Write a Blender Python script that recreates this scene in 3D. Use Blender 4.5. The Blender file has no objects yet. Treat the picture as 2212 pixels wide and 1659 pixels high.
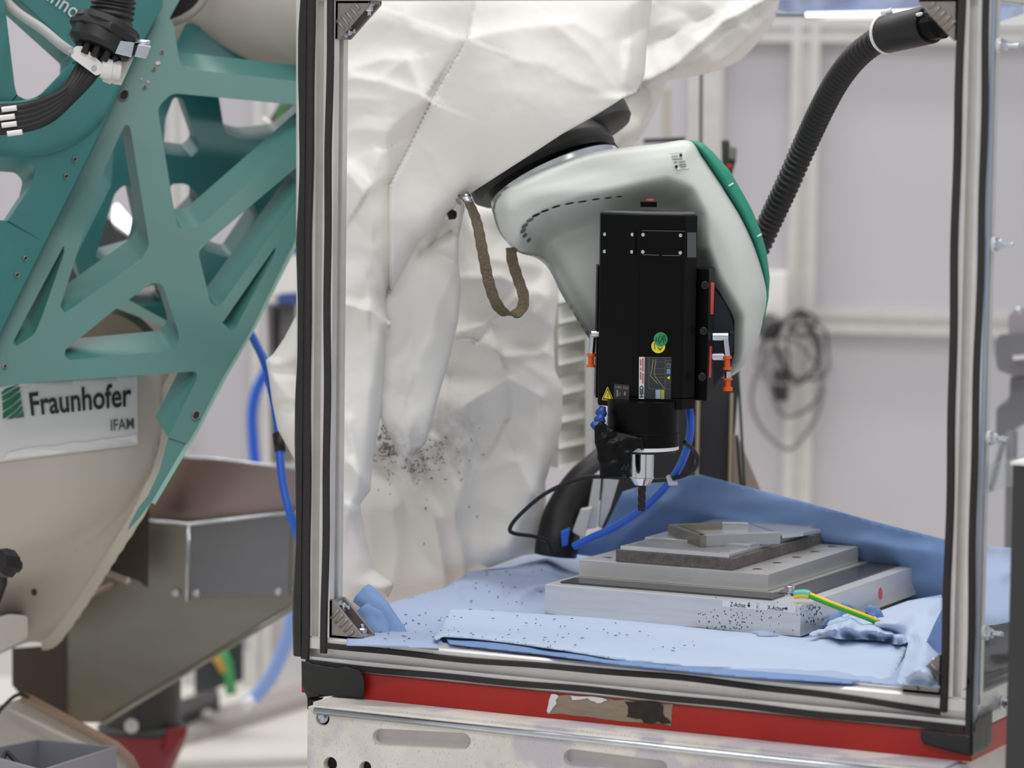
import bpy, bmesh, math, random
import numpy as np
from mathutils import Vector, Matrix, geometry
random.seed(7); rng = np.random.RandomState(11)
scene = bpy.context.scene
COL = scene.collection
# ------------------------------------------------------------------ camera
CAM = np.array([2.472, -4.2407, 1.5772]); YAW, PIT, ROLL = math.radians(26.67), math.radians(4.60), math.radians(-0.80)
FPX = 7228.0
def _axes():
    cy, sy, cp, sp = math.cos(YAW), math.sin(YAW), math.cos(PIT), math.sin(PIT)
    f = np.array([-sy*cp, cy*cp, -sp]); r = np.array([cy, sy, 0.]); d = np.cross(f, r)
    c, s = math.cos(ROLL), math.sin(ROLL)
    return c*r+s*d, -s*r+c*d, f
RX, DN, FW = _axes()
cd = bpy.data.cameras.new('camera'); cam = bpy.data.objects.new('camera', cd); COL.objects.link(cam)
M = Matrix(((RX[0], -DN[0], -FW[0], CAM[0]), (RX[1], -DN[1], -FW[1], CAM[1]), (RX[2], -DN[2], -FW[2], CAM[2]), (0, 0, 0, 1)))
cam.matrix_world = M
cd.sensor_fit = 'HORIZONTAL'; cd.sensor_width = 36.0; cd.lens = FPX/2212*36.0; cd.clip_end = 100
cd.dof.use_dof = True; cd.dof.focus_distance = 5.0; cd.dof.aperture_fstop = 3.6
scene.camera = cam
# ------------------------------------------------------------------ light
W = bpy.data.worlds.new('World'); scene.world = W; W.use_nodes = True
bg = W.node_tree.nodes['Background']; bg.inputs[0].default_value = (0.93, 0.95, 1.0, 1); bg.inputs[1].default_value = 0.42
def area(loc, sx, sy, e, col=(1, 1, 1), target=None):
    l = bpy.data.lights.new('ceiling_light', 'AREA'); l.shape = 'RECTANGLE'; l.size = sx; l.size_y = sy; l.energy = e; l.color = col
    o = bpy.data.objects.new('ceiling_light', l); COL.objects.link(o); o.location = loc
    o.rotation_euler = (0, 0, 0.3)
    if target: o.rotation_euler = (Vector(target)-Vector(loc)).to_track_quat('-Z', 'Y').to_euler()
    return o
area((0.6, 0.0, 5.2), 5.0, 0.5, 66, (1, .98, .95))
area((-0.8, 3.0, 5.2), 5.0, 0.5, 56, (1, .97, .94))
area((2.0, -3.0, 5.2), 5.0, 0.5, 84, (1, .98, .96))
area((-4.0, 2.0, 5.2), 5.0, 0.5, 56, (1, .97, .94))
scene.view_settings.view_transform = 'Standard'; scene.view_settings.look = 'None'
scene.view_settings.exposure = 0.45; scene.view_settings.gamma = 1.0; scene.view_settings.use_curve_mapping = False
# ------------------------------------------------------------------ unprojection (pixel of the 2212x1659 frame -> world)
def ray(px, py):
    px = np.asarray(px, float); py = np.asarray(py, float)
    return FW + np.multiply.outer((px-1106)/FPX, RX) + np.multiply.outer((py-829.5)/FPX, DN)
def U(px, py, d):
    return CAM + ray(px, py)*np.asarray(d, float)[..., None]
def onZ(px, py, z):
    v = ray(px, py); return CAM + v*((np.asarray(z, float)-CAM[2])/v[..., 2])[..., None]
def onY(px, py, y):
    v = ray(px, py); return CAM + v*((np.asarray(y, float)-CAM[1])/v[..., 1])[..., None]
def onX(px, py, x):
    v = ray(px, py); return CAM + v*((np.asarray(x, float)-CAM[0])/v[..., 0])[..., None]
def px_of(P):
    v = np.asarray(P, float)-CAM; z = v@FW
    return 1106+FPX*(v@RX)/z, 829.5+FPX*(v@DN)/z
def depth_of(P): return float((np.asarray(P, float)-CAM)@FW)
# ------------------------------------------------------------------ materials
MATS = {}
def mat(name, col, rough=0.5, metal=0.0, var=0.0, vscale=8.0, bump=0.0, bscale=60.0, spec=0.5, coat=0.0, aniso=None, stretch=None, col2=None, trans=0.0, emit=0.0, sheen=0.0):
    if name in MATS: return MATS[name]
    m = bpy.data.materials.new(name); m.use_nodes = True; MATS[name] = m
    nt = m.node_tree; N = nt.nodes; L = nt.links; b = N['Principled BSDF']
    c = (*col, 1)
    b.inputs['Base Color'].default_value = c; b.inputs['Roughness'].default_value = rough; b.inputs['Metallic'].default_value = metal
    b.inputs['Specular IOR Level'].default_value = spec; b.inputs['Coat Weight'].default_value = coat; b.inputs['Coat Roughness'].default_value = 0.1
    tc = N.new('ShaderNodeTexCoord'); src = tc.outputs['Object']
    if stretch:
        mp = N.new('ShaderNodeMapping'); mp.inputs['Scale'].default_value = stretch; L.new(src, mp.inputs[0]); src = mp.outputs[0]
    if var > 0 or col2:
        n = N.new('ShaderNodeTexNoise'); n.inputs['Scale'].default_value = vscale; n.inputs['Detail'].default_value = 6; n.inputs['Roughness'].default_value = 0.65
        L.new(src, n.inputs['Vector'])
        r = N.new('ShaderNodeValToRGB'); r.color_ramp.elements[0].position = 0.32; r.color_ramp.elements[1].position = 0.68
        c2 = col2 or tuple(min(1, x*(1+var)) for x in col); c1 = col if col2 else tuple(x*(1-var) for x in col)
        r.color_ramp.elements[0].color = (*c1, 1); r.color_ramp.elements[1].color = (*c2, 1)
        L.new(n.outputs['Fac'], r.inputs[0]); L.new(r.outputs[0], b.inputs['Base Color'])
    if bump > 0:
        n2 = N.new('ShaderNodeTexNoise'); n2.inputs['Scale'].default_value = bscale; n2.inputs['Detail'].default_value = 4
        L.new(src, n2.inputs['Vector'])
        bp = N.new('ShaderNodeBump'); bp.inputs['Strength'].default_value = bump; bp.inputs['Distance'].default_value = 0.002
        L.new(n2.outputs['Fac'], bp.inputs['Height']); L.new(bp.outputs[0], b.inputs['Normal'])
    if emit > 0:
        b.inputs['Emission Color'].default_value = c; b.inputs['Emission Strength'].default_value = emit
    if trans > 0:
        t = N.new('ShaderNodeBsdfTranslucent'); t.inputs[0].default_value = c
        mx = N.new('ShaderNodeMixShader'); mx.inputs[0].default_value = trans
        L.new(b.outputs[0], mx.inputs[1]); L.new(t.outputs[0], mx.inputs[2]); L.new(mx.outputs[0], N['Material Output'].inputs[0])
    return m
def clear_mat(name, tint, gloss=0.06, haze=0.0, rough=0.02):
    m = bpy.data.materials.new(name); m.use_nodes = True; MATS[name] = m
    nt = m.node_tree; N = nt.nodes; L = nt.links
    t = N.new('ShaderNodeBsdfTransparent'); t.inputs[0].default_value = (*tint, 1)
    g = N.new('ShaderNodeBsdfGlossy'); g.inputs['Roughness'].default_value = rough
    fr = N.new('ShaderNodeFresnel'); fr.inputs[0].default_value = 1.45
    ge = N.new('ShaderNodeNewGeometry'); iv = N.new('ShaderNodeMath'); iv.operation = 'SUBTRACT'; iv.inputs[0].default_value = 0.3; L.new(ge.outputs['Backfacing'], iv.inputs[1]); iv.use_clamp = True
    ml = N.new('ShaderNodeMath'); ml.operation = 'MULTIPLY'; L.new(fr.outputs[0], ml.inputs[0]); L.new(iv.outputs[0], ml.inputs[1])
    mx = N.new('ShaderNodeMixShader'); L.new(ml.outputs[0], mx.inputs[0]); L.new(t.outputs[0], mx.inputs[1]); L.new(g.outputs[0], mx.inputs[2])
    out = mx
    if haze > 0:
        d = N.new('ShaderNodeBsdfDiffuse'); d.inputs[0].default_value = (*tint, 1)
        m2 = N.new('ShaderNodeMixShader'); m2.inputs[0].default_value = haze
        L.new(mx.outputs[0], m2.inputs[1]); L.new(d.outputs[0], m2.inputs[2]); out = m2
    L.new(out.outputs[0], N['Material Output'].inputs[0])
    return m
def S(r, g, b):   # sRGB 0..255 -> linear
    f = lambda c: (c/12.92 if c <= 0.04045 else ((c+0.055)/1.055)**2.4)
    return tuple(f(x/255) for x in (r, g, b))
m_alu = mat('aluminium', S(220, 218, 215), 0.36, 0.45, 0.05, 30, stretch=(1, 1, 1))
m_aluside = mat('aluminium_milled', S(206, 206, 208), 0.36, 0.4, 0.06, 10, bump=0.05, bscale=200, stretch=(1, 1, 14))
m_steel = mat('zinc_steel', S(205, 210, 216), 0.22, 1.0, 0.08, 40)
m_cast = mat('die_cast_aluminium', S(150, 142, 138), 0.42, 0.55, 0.06, 30)
m_seal = mat('black_foam_seal', S(46, 43, 44), 0.85, 0, 0.12, 120, bump=0.2, bscale=500)
m_tape = mat('black_gaffer_tape', S(26, 27, 26), 0.42, 0, 0.25, 60, bump=0.7, bscale=45)
m_black = mat('black_anodised', S(6, 6, 7), 0.42, 0.0, 0.15, 15, spec=0.12)
m_blackside = mat('black_edge_grey', S(105, 108, 108), 0.35, 0.6, 0.1, 20)  # lighter grey for the spindle's top cap and edge lines
m_rubber = mat('black_rubber', S(18, 18, 20), 0.45, 0, 0.1, 30)
m_teal = mat('teal_paint', S(66, 130, 128), 0.38, 0.0, 0.04, 6, spec=0.5)
m_teal2 = mat('teal_paint_greyed', S(60, 114, 108), 0.36, 0.0, 0.04, 4, spec=0.65)
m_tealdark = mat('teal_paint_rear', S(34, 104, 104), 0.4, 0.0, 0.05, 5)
m_green = mat('green_cover', S(38, 142, 118), 0.5, 0, 0.05, 15)
m_head = mat('pale_grey_casting', S(203, 208, 202), 0.4, 0, 0.02, 10, bump=0.05, bscale=300)
m_housing = mat('beige_grey_casting', S(186, 180, 170), 0.5, 0, 0.03, 6)
m_fab = mat('white_cover_fabric', S(248, 246, 242), 0.6, 0, 0.01, 5, bump=0.12, bscale=220, trans=0.25, stretch=(1, 1, 1))
m_blue = mat('blue_nonwoven', S(128, 158, 204), 0.8, 0, 0.03, 6, bump=0.12, bscale=150, trans=0.1)
m_bluegrey = mat('grey_blue_nonwoven', S(166, 182, 212), 0.8, 0, 0.03, 6, bump=0.12, bscale=150)
m_bluepale = mat('blue_paper_embossed', S(196, 212, 236), 0.85, 0, 0.02, 10, trans=0.1)
m_red = mat('red_paint', S(168, 26, 12), 0.42, 0, 0.06, 8)
m_wall = mat('grey_wall_panel', S(193, 190, 195), 0.55, 0, 0.02, 2)
m_floor = mat('pale_epoxy_floor', S(226, 222, 214), 0.35, 0, 0.03, 1.5)
m_hole = mat('dark_bore', S(14, 13, 13), 0.7)
m_whitepl = mat('white_plastic', S(232, 230, 228), 0.45)
m_paper = mat('white_label', S(220, 221, 224), 0.5)
m_letter = mat('black_print', S(24, 24, 26), 0.5)
m_orange = mat('orange_plastic', S(232, 92, 22), 0.4)
m_bluehose = mat('blue_polyurethane_hose', S(44, 104, 216), 0.3)
m_stain = mat('stainless_sheet', S(146, 142, 130), 0.28, 0.85, 0.08, 3, stretch=(1, 1, 3))
m_stain2 = mat('stainless_panel_grey', S(136, 136, 139), 0.35, 0.75, 0.06, 4)
m_dkmetal = mat('dark_machine_grey', S(58, 57, 58), 0.5, 0.2, 0.1, 10)
# embossed dots for the pale towel
def emboss(m, scale, strength):
    nt = m.node_tree; N = nt.nodes; L = nt.links
    tc = N.new('ShaderNodeTexCoord'); w = N.new('ShaderNodeTexVoronoi'); w.inputs['Scale'].default_value = scale
    w.inputs['Randomness'].default_value = 0.15
    L.new(tc.outputs['Object'], w.inputs['Vector'])
    b = N.new('ShaderNodeBump'); b.inputs['Strength'].default_value = strength; b.inputs['Distance'].default_value = 0.001
    L.new(w.outputs['Distance'], b.inputs['Height']); L.new(b.outputs[0], N['Principled BSDF'].inputs['Normal'])
emboss(m_bluepale, 170, 0.55)
def weave(m, scale=330, strength=0.2):
    nt = m.node_tree; N = nt.nodes; L = nt.links
    tc = N.new('ShaderNodeTexCoord'); outs = []
    for rot in (0.5, 2.07):
        mp = N.new('ShaderNodeMapping'); mp.inputs['Rotation'].default_value = (0.3, rot, 0.4)
        w = N.new('ShaderNodeTexWave'); w.inputs['Scale'].default_value = scale; w.inputs['Distortion'].default_value = 1.2; w.inputs['Detail'].default_value = 1
        L.new(tc.outputs['Object'], mp.inputs[0]); L.new(mp.outputs[0], w.inputs['Vector']); outs.append(w.outputs['Fac'])
    n = N.new('ShaderNodeTexNoise'); n.inputs['Scale'].default_value = 28; n.inputs['Detail'].default_value = 5
    L.new(tc.outputs['Object'], n.inputs['Vector'])
    a = N.new('ShaderNodeMath'); a.operation = 'MAXIMUM'; L.new(outs[0], a.inputs[0]); L.new(outs[1], a.inputs[1])
    a1 = N.new('ShaderNodeMath'); a1.operation = 'MULTIPLY'; L.new(a.outputs[0], a1.inputs[0]); a1.inputs[1].default_value = 0.12
    a2 = N.new('ShaderNodeMath'); a2.operation = 'ADD'; L.new(a1.outputs[0], a2.inputs[0]); L.new(n.outputs['Fac'], a2.inputs[1])
    b = N.new('ShaderNodeBump'); b.inputs['Strength'].default_value = strength; b.inputs['Distance'].default_value = 0.004
    L.new(a2.outputs[0], b.inputs['Height']); L.new(b.outputs[0], N['Principled BSDF'].inputs['Normal'])
weave(m_fab, 60, 0.10)
def soiled(src, name, spots):     # machining dust settled in the folds around given points
    m = src.copy(); m.name = name; nt = m.node_tree; N = nt.nodes; L = nt.links; b = N['Principled BSDF']
    tc = N.new('ShaderNodeTexCoord'); n = N.new('ShaderNodeTexNoise'); n.inputs['Scale'].default_value = 42; n.inputs['Detail'].default_value = 8; n.inputs['Roughness'].default_value = .75
    L.new(tc.outputs['Object'], n.inputs['Vector']); acc = None
    for (p, r, k) in spots:
        d = N.new('ShaderNodeVectorMath'); d.operation = 'DISTANCE'; d.inputs[1].default_value = tuple(p); L.new(tc.outputs['Object'], d.inputs[0])
        mr = N.new('ShaderNodeMapRange'); mr.inputs[1].default_value = 0; mr.inputs[2].default_value = r; mr.inputs[3].default_value = k; mr.inputs[4].default_value = 0; L.new(d.outputs['Value'], mr.inputs[0])
        if acc is None: acc = mr.outputs[0]
        else:
            a = N.new('ShaderNodeMath'); a.operation = 'MAXIMUM'; L.new(acc, a.inputs[0]); L.new(mr.outputs[0], a.inputs[1]); acc = a.outputs[0]
    r2 = N.new('ShaderNodeMapRange'); r2.inputs[1].default_value = .36; r2.inputs[2].default_value = .66; L.new(n.outputs['Fac'], r2.inputs[0])
    ml = N.new('ShaderNodeMath'); ml.operation = 'MULTIPLY'; L.new(acc, ml.inputs[0]); L.new(r2.outputs[0], ml.inputs[1])
    mx = N.new('ShaderNodeMixRGB'); L.new(ml.outputs[0], mx.inputs[0]); old = b.inputs['Base Color'].links
    if old: L.new(old[0].from_socket, mx.inputs[1])
    else: mx.inputs[1].default_value = b.inputs['Base Color'].default_value
    mx.inputs[2].default_value = (*S(62, 58, 54), 1); L.new(mx.outputs[0], b.inputs['Base Color']); return m
# ------------------------------------------------------------------ objects, things, parts
THINGS = []
def thing(name, label, cat, group=None):
    o = bpy.data.objects.new(name, None); COL.objects.link(o); o.empty_display_size = 0.05
    o['label'] = label; o['category'] = cat
    if group: o['group'] = group
    THINGS.append(o); return o
def tag(o, label, cat, group=None):
    o['label'] = label; o['category'] = cat
    if group: o['group'] = group
    return o
def struct(o): o['kind'] = 'structure'; return o
class MB:
    def __init__(s): s.v = []; s.f = []
    def add(s, v, f):
        n = len(s.v); s.v += [tuple(map(float, p)) for p in v]; s.f += [tuple(i+n for i in q) for q in f]; return s
    def hexa(s, P):          # 8 corners: bottom 4 ccw, top 4 ccw
        return s.add(P, [(3, 2, 1, 0), (4, 5, 6, 7), (0, 1, 5, 4), (1, 2, 6, 5), (2, 3, 7, 6), (3, 0, 4, 7)])
    def box(s, a, b, T=None):
        x0, y0, z0 = a; x1, y1, z1 = b
        P = [(x0, y0, z0), (x1, y0, z0), (x1, y1, z0), (x0, y1, z0), (x0, y0, z1), (x1, y0, z1), (x1, y1, z1), (x0, y1, z1)]
        if T is not None: P = [T(p) for p in P]
        return s.hexa(P)
    def prism(s, loops, E):  # loops: list of lists of 3D points (first outer, then holes), extruded by vector(s) E
        tri = geometry.tessellate_polygon([[Vector(p) for p in lp] for lp in loops])
        flat = [np.asarray(p, float) for lp in loops for p in lp]; n = len(flat)
        E = np.asarray(E, float)
        back = [p+E for p in flat] if E.ndim == 1 else [p+e for p, e in zip(flat, E)]
        # orient so that front faces -E
        f = []
        for t in tri:
            a, b_, c = (flat[i] for i in t); nn = np.cross(b_-a, c-a); e = E if E.ndim == 1 else E[t[0]]
            if nn@e > 0: t = (t[0], t[2], t[1])
            f.append(tuple(t)); f.append(tuple(i+n for i in reversed(t)))
        k = 0
        for lp in loops:
            m = len(lp)
            for i in range(m):
                j = (i+1) % m; f.append((k+i, k+j, n+k+j, n+k+i))
            k += m
        return s.add(flat+back, f)
    def tube(s, pts, r, seg=12, cap=True, rib=None):
        pts = [np.asarray(p, float) for p in pts]; n = len(pts)
        rr = r if hasattr(r, '__len__') else [r]*n
        t = [pts[min(i+1, n-1)]-pts[max(i-1, 0)] for i in range(n)]; t = [x/(np.linalg.norm(x)+1e-9) for x in t]
        u = np.cross(t[0], [0.3, 0.5, 0.8]); u /= np.linalg.norm(u)
        v = []; f = []
        for i in range(n):
            u = u-t[i]*(u@t[i]); u /= np.linalg.norm(u); w = np.cross(t[i], u)
            for k in range(seg):
                a = 2*math.pi*k/seg; v.append(pts[i]+rr[i]*(math.cos(a)*u+math.sin(a)*w))
        for i in range(n-1):
            for k in range(seg):
                k2 = (k+1) % seg; f.append((i*seg+k, i*seg+k2, (i+1)*seg+k2, (i+1)*seg+k))
        if cap: f.append(tuple(range(seg-1, -1, -1))); f.append(tuple((n-1)*seg+k for k in range(seg)))
        return s.add(v, f)
    def lathe(s, prof, C, A, seg=48, cap=True):   # prof: (radius, along) list, about axis A through C
        A = np.asarray(A, float); A = A/np.linalg.norm(A); C = np.asarray(C, float)
        return s.tube([C+A*h for r, h in prof], [max(r, 1e-4) for r, h in prof], seg, cap) if all(prof[i+1][1] > prof[i][1] for i in range(len(prof)-1)) else s._lathe2(prof, C, A, seg, cap)
    def _lathe2(s, prof, C, A, seg, cap):
        u = np.cross(A, [0.3, 0.5, 0.8]); u /= np.linalg.norm(u); w = np.cross(A, u); v = []; f = []
        for r, h in prof:
            for k in range(seg):
                a = 2*math.pi*k/seg; v.append(C+A*h+r*(math.cos(a)*u+math.sin(a)*w))
        n = len(prof)
        for i in range(n-1):
            for k in range(seg):
                k2 = (k+1) % seg; f.append((i*seg+k, i*seg+k2, (i+1)*seg+k2, (i+1)*seg+k))
        if cap: f.append(tuple(range(seg-1, -1, -1))); f.append(tuple((n-1)*seg+k for k in range(seg)))
        return s.add(v, f)
    def build(s, name, m, parent=None, smooth=False, bevel=0.0, auto=None):
        me = bpy.data.meshes.new(name); me.from_pydata(s.v, [], s.f); me.update()
        bm = bmesh.new(); bm.from_mesh(me); bmesh.ops.recalc_face_normals(bm, faces=bm.faces); bm.to_mesh(me); bm.free()
        me.materials.append(m)
        if smooth:
            me.polygons.foreach_set('use_smooth', [True]*len(me.polygons))
            if auto is not None:
                me.set_sharp_from_angle(angle=math.radians(auto))
        o = bpy.data.objects.new(name, me); COL.objects.link(o)
        if parent is not None: o.parent = parent
        if bevel > 0:
            b = o.modifiers.new('bevel', 'BEVEL'); b.width = bevel; b.segments = 2; b.limit_method = 'ANGLE'; b.angle_limit = math.radians(40)
        return o
def spline(P, n=12):   # Catmull-Rom through points of any dimension
    P = [np.asarray(p, float) for p in P]; out = []
    Q = [2*P[0]-P[1]]+P+[2*P[-1]-P[-2]]
    for i in range(1, len(Q)-2):
        a, b, c, d = Q[i-1:i+3]
        for k in range(n):
            t = k/n; out.append(0.5*(2*b+(c-a)*t+(2*a-5*b+4*c-d)*t*t+(3*b-a-3*c+d)*t**3))
    out.append(P[-1]); return out
def resample(P, step):
    P = np.array(P); L = np.r_[0, np.cumsum(np.linalg.norm(np.diff(P, axis=0), axis=1))]
    n = max(2, int(L[-1]/step)); t = np.linspace(0, L[-1], n+1)
    return np.stack([np.interp(t, L, P[:, k]) for k in range(P.shape[1])], 1)
def pxpath(pts, n=10):  # (px,py,d) control points -> smooth world path
    q = spline(pts, n); return [U(p[0], p[1], p[2]) for p in q]
def roundp(pts, r=8, n=4):    # rounded corners of a 2D polygon; a point may carry its own radius
    out = []; m = len(pts)
    for i in range(m):
        p = np.array(pts[i][:2], float); a = np.array(pts[i-1][:2], float); c = np.array(pts[(i+1) % m][:2], float)
        rr = pts[i][2] if len(pts[i]) > 2 else r
        la, lc = np.linalg.norm(a-p), np.linalg.norm(c-p); q = min(rr, la*0.45, lc*0.45)
        if q < 0.5: out.append(tuple(p)); continue
        A = p+(a-p)/la*q; Cc = p+(c-p)/lc*q
        for k in range(n+1):
            t = k/n; out.append(tuple((1-t)**2*A+2*t*(1-t)*p+t*t*Cc))
    return out
# --- polygon helpers on pixel arrays
def segdist(x, y, poly, closed=True):
    poly = np.array(poly, float); n = len(poly); best = np.full(x.shape, 1e18); bx = x.copy(); by = y.copy()
    for i in range(n if closed else n-1):
        a = poly[i]; b = poly[(i+1) % n]; e = b-a; l2 = e@e+1e-12
        t = np.clip(((x-a[0])*e[0]+(y-a[1])*e[1])/l2, 0, 1); qx = a[0]+t*e[0]; qy = a[1]+t*e[1]
        d = (x-qx)**2+(y-qy)**2; m = d < best; best = np.where(m, d, best); bx = np.where(m, qx, bx); by = np.where(m, qy, by)
    return np.sqrt(best), bx, by
def inside(x, y, poly):
    poly = np.array(poly, float); n = len(poly); c = np.zeros(x.shape, bool)
    for i in range(n):
        a = poly[i]; b = poly[(i+1) % n]
        if a[1] == b[1]: continue
        m = ((a[1] > y) != (b[1] > y)) & (x < (b[0]-a[0])*(y-a[1])/(b[1]-a[1])+a[0]); c ^= m
    return c
def sdist(x, y, poly):   # positive inside
    d, _, _ = segdist(x, y, poly); return np.where(inside(x, y, poly), d, -d)
def sstep(a, b, x): t = np.clip((x-a)/(b-a), 0, 1); return t*t*(3-2*t)
_perm = rng.rand(64, 64)
def vnoise(x, y):
    xi = np.floor(x).astype(int); yi = np.floor(y).astype(int); fx = x-xi; fy = y-yi; fx = fx*fx*(3-2*fx); fy = fy*fy*(3-2*fy)
    g = lambda i, j: _perm[i % 64, j % 64]
    return (g(xi, yi)*(1-fx)+g(xi+1, yi)*fx)*(1-fy)+(g(xi, yi+1)*(1-fx)+g(xi+1, yi+1)*fx)*fy
def fbm(x, y, o=3): return sum(vnoise(x*2**k+17*k, y*2**k+5*k)/2**k for k in range(o))/sum(1/2**k for k in range(o))
def tri(x): return np.abs((x/1.0) % 1.0-0.5)*2
def crumple(x, y, s, seed=0):   # creased paper relief, about 0..1, s = crease spacing in px
    r = np.random.RandomState(seed); out = 0
    wx = (fbm(x/s*0.7+seed, y/s*0.7, 2)-.5)*1.6; wy = (fbm(x/s*0.7+9, y/s*0.7+seed, 2)-.5)*1.6
    for k in range(4):
        a = r.rand()*math.pi; fq = 0.5+0.5*r.rand()
        out = out+tri((x/s+wx)*math.cos(a)*fq+(y/s+wy)*math.sin(a)*fq+r.rand())*(0.5+vnoise(x/s*.5+k*3.3, y/s*.5+seed))
    return out/4
def crease(x, y, pts, amp, w, side=0, w2=None):
    """ridge along a polyline; side=0 both sides, +1/-1 keeps one side sharp (a fold lying over)"""
    d, qx, qy = segdist(x, y, pts, False)
    p = np.array(pts, float); t0 = p[-1]-p[0]; sg = np.sign((x-qx)*t0[1]-(y-qy)*t0[0])
    ww = np.where(sg > 0, w, w2 if w2 else w)
    return amp*np.exp(-(d/ww)**1.3)
def sheet(name, poly, fn, m, parent=None, step=7, thick=0.0, back=None, smooth=True, holes=(), auto=None):
    """surface over a pixel polygon; fn(x,y,E)->Nx3 world points (E: px distance to the outline). back/thick close it."""
    P = np.array([p[:2] for p in poly], float); x0, y0 = P.min(0)-step; x1, y1 = P.max(0)+step
    xs = np.arange(x0, x1+step, step); ys = np.arange(y0, y1+step, step)
    cx, cy = np.meshgrid((xs[:-1]+xs[1:])/2, (ys[:-1]+ys[1:])/2); K = inside(cx, cy, P)
    for h in holes: K &= ~inside(cx, cy, h)
    nx = len(xs); jj, ii = np.nonzero(K)
    q = np.stack([jj*nx+ii, jj*nx+ii+1, (jj+1)*nx+ii+1, (jj+1)*nx+ii], 1)
    used, inv = np.unique(q, return_inverse=True); q = inv.reshape(q.shape)
    x = xs[used % nx]; y = ys[used//nx]
    cnt = np.bincount(q.ravel(), minlength=len(used)); bd = cnt < 4
    d, bx, by = segdist(x, y, P)
    for h in holes:
        d2, hx, hy = segdist(x, y, h); mm = d2 < d; d = np.where(mm, d2, d); bx = np.where(mm, hx, bx); by = np.where(mm, hy, by)
    sn = bd & (d < step*2.0)
    x = np.where(sn, bx, x); y = np.where(sn, by, y); Ed = np.where(sn, 0, d)
    V = fn(x, y, Ed); n = len(V); faces = [tuple(a) for a in q]
    if thick or back is not None:
        if back is not None: V2 = back(x, y, Ed)
        else:
            r = V-CAM; V2 = V+r/np.linalg.norm(r, axis=1)[:, None]*thick
        e = {}
        for a in q:
            for k in range(4):
                u, w = a[k], a[(k+1) % 4]; e[(u, w)] = 1
        faces += [tuple(i+n for i in reversed(a)) for a in q]
        for (u, w) in e:
            if (w, u) not in e: faces.append((w, u, u+n, w+n))
        V = np.vstack([V, V2])
    mb = MB(); mb.v = [tuple(v) for v in V]; mb.f = [tuple(int(i) for i in f) for f in faces]
    return mb.build(name, m, parent, smooth, auto=auto)
def planefn(p3, off=0.0):   # (px,py,d) x3 -> depth plane function in px
    A = np.array([[a[0], a[1], 1] for a in p3], float); k = np.linalg.solve(A, 1/np.array([a[2] for a in p3], float))
    return lambda x, y: 1/(k[0]*np.asarray(x, float)+k[1]*np.asarray(y, float)+k[2])+off
def flat(name, loops, dfn, thick, m, parent=None, bevel=0, E=None):
    """plate cut along pixel loops on the plane dfn, thickness away from the camera (or towards E px shift)"""
    L = [[U(p[0], p[1], dfn(p[0], p[1])) for p in lp] for lp in loops]
    if E is None:
        v = ray(*np.mean(np.array([p[:2] for p in loops[0]]), 0)); e = v/np.linalg.norm(v)*thick
    else:
        c = np.mean(np.array([p[:2] for p in loops[0]]), 0); d = float(dfn(*c))
        e = U(c[0]+E[0], c[1]+E[1], d+thick)-U(c[0], c[1], d)
    return MB().prism(L, e).build(name, m, parent, bevel=bevel)
_fontcache = {}
def glyph_mesh(txt, res=3, bold=.0):
    if (txt, bold) in _fontcache: return _fontcache[txt, bold]
    c = bpy.data.curves.new('t', 'FONT'); c.body = txt; c.resolution_u = res; c.offset = bold
    o = bpy.data.objects.new('t', c); COL.objects.link(o)
    dg = bpy.context.evaluated_depsgraph_get(); dg.update(); me = bpy.data.meshes.new_from_object(o.evaluated_get(dg))
    v = np.array([q.co[:2] for q in me.vertices]); f = [tuple(p.vertices) for p in me.polygons]
    bpy.data.objects.remove(o); bpy.data.curves.remove(c); bpy.data.meshes.remove(me)
    v = v-v.min(0); ext = v.max(0); v = v/ext
    _fontcache[txt, bold] = (v, f); return v, f
def text_on(name, txt, quad, fn, m, parent, lift=0.0008, bold=0.0):
    """quad: px corners TL,TR,BR,BL ; fn(x,y)->world ; letters lie on that surface"""
    v, f = glyph_mesh(txt, bold=bold); Q = np.array(quad, float); s = v[:, 0:1]; t = v[:, 1:2]
    p = (1-s)*((1-t)*Q[3]+t*Q[0])+s*((1-t)*Q[2]+t*Q[1])
    P = fn(p[:, 0], p[:, 1]); r = P-CAM; P = P-r/np.linalg.norm(r, axis=1)[:, None]*lift
    mb = MB(); mb.v = [tuple(a) for a in P]; mb.f = f
    return mb.build(name, m, parent)
def decal(name, poly, fn, m, parent, lift=0.0006, thick=0.0004):
    P = np.array([p[:2] for p in poly], float); V = fn(P[:, 0], P[:, 1]); r = V-CAM; r /= np.linalg.norm(r, axis=1)[:, None]
    return MB().prism([list(V-r*lift)], r.mean(0)*thick).build(name, m, parent)
def ell(cx, cy, a, b, rot=0, n=20):
    c, s = math.cos(rot), math.sin(rot)
    return [(cx+a*math.cos(t)*c-b*math.sin(t)*s, cy+a*math.cos(t)*s+b*math.sin(t)*c) for t in np.linspace(0, 2*math.pi, n, endpoint=False)]
def hexbolt(C, A, r, parent, h=0.008, shank=0.0, name='bolt', washer=True):
    C = np.asarray(C, float); A = np.asarray(A, float); A = A/np.linalg.norm(A)
    mb = MB()
    if washer: mb.lathe([(r*1.5, -0.0005), (r*1.5, 0.0018)], C, A, 20)
    mb.lathe([(r*1.05, 0.0015), (r*1.05, h*0.85), (r*0.9, h)], C, A, 6)
    if shank: mb.lathe([(r*0.52, h), (r*0.52, h+shank*0.9), (r*0.4, h+shank)], C, A, 14)
    return mb.build(name, m_steel, parent)

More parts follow.
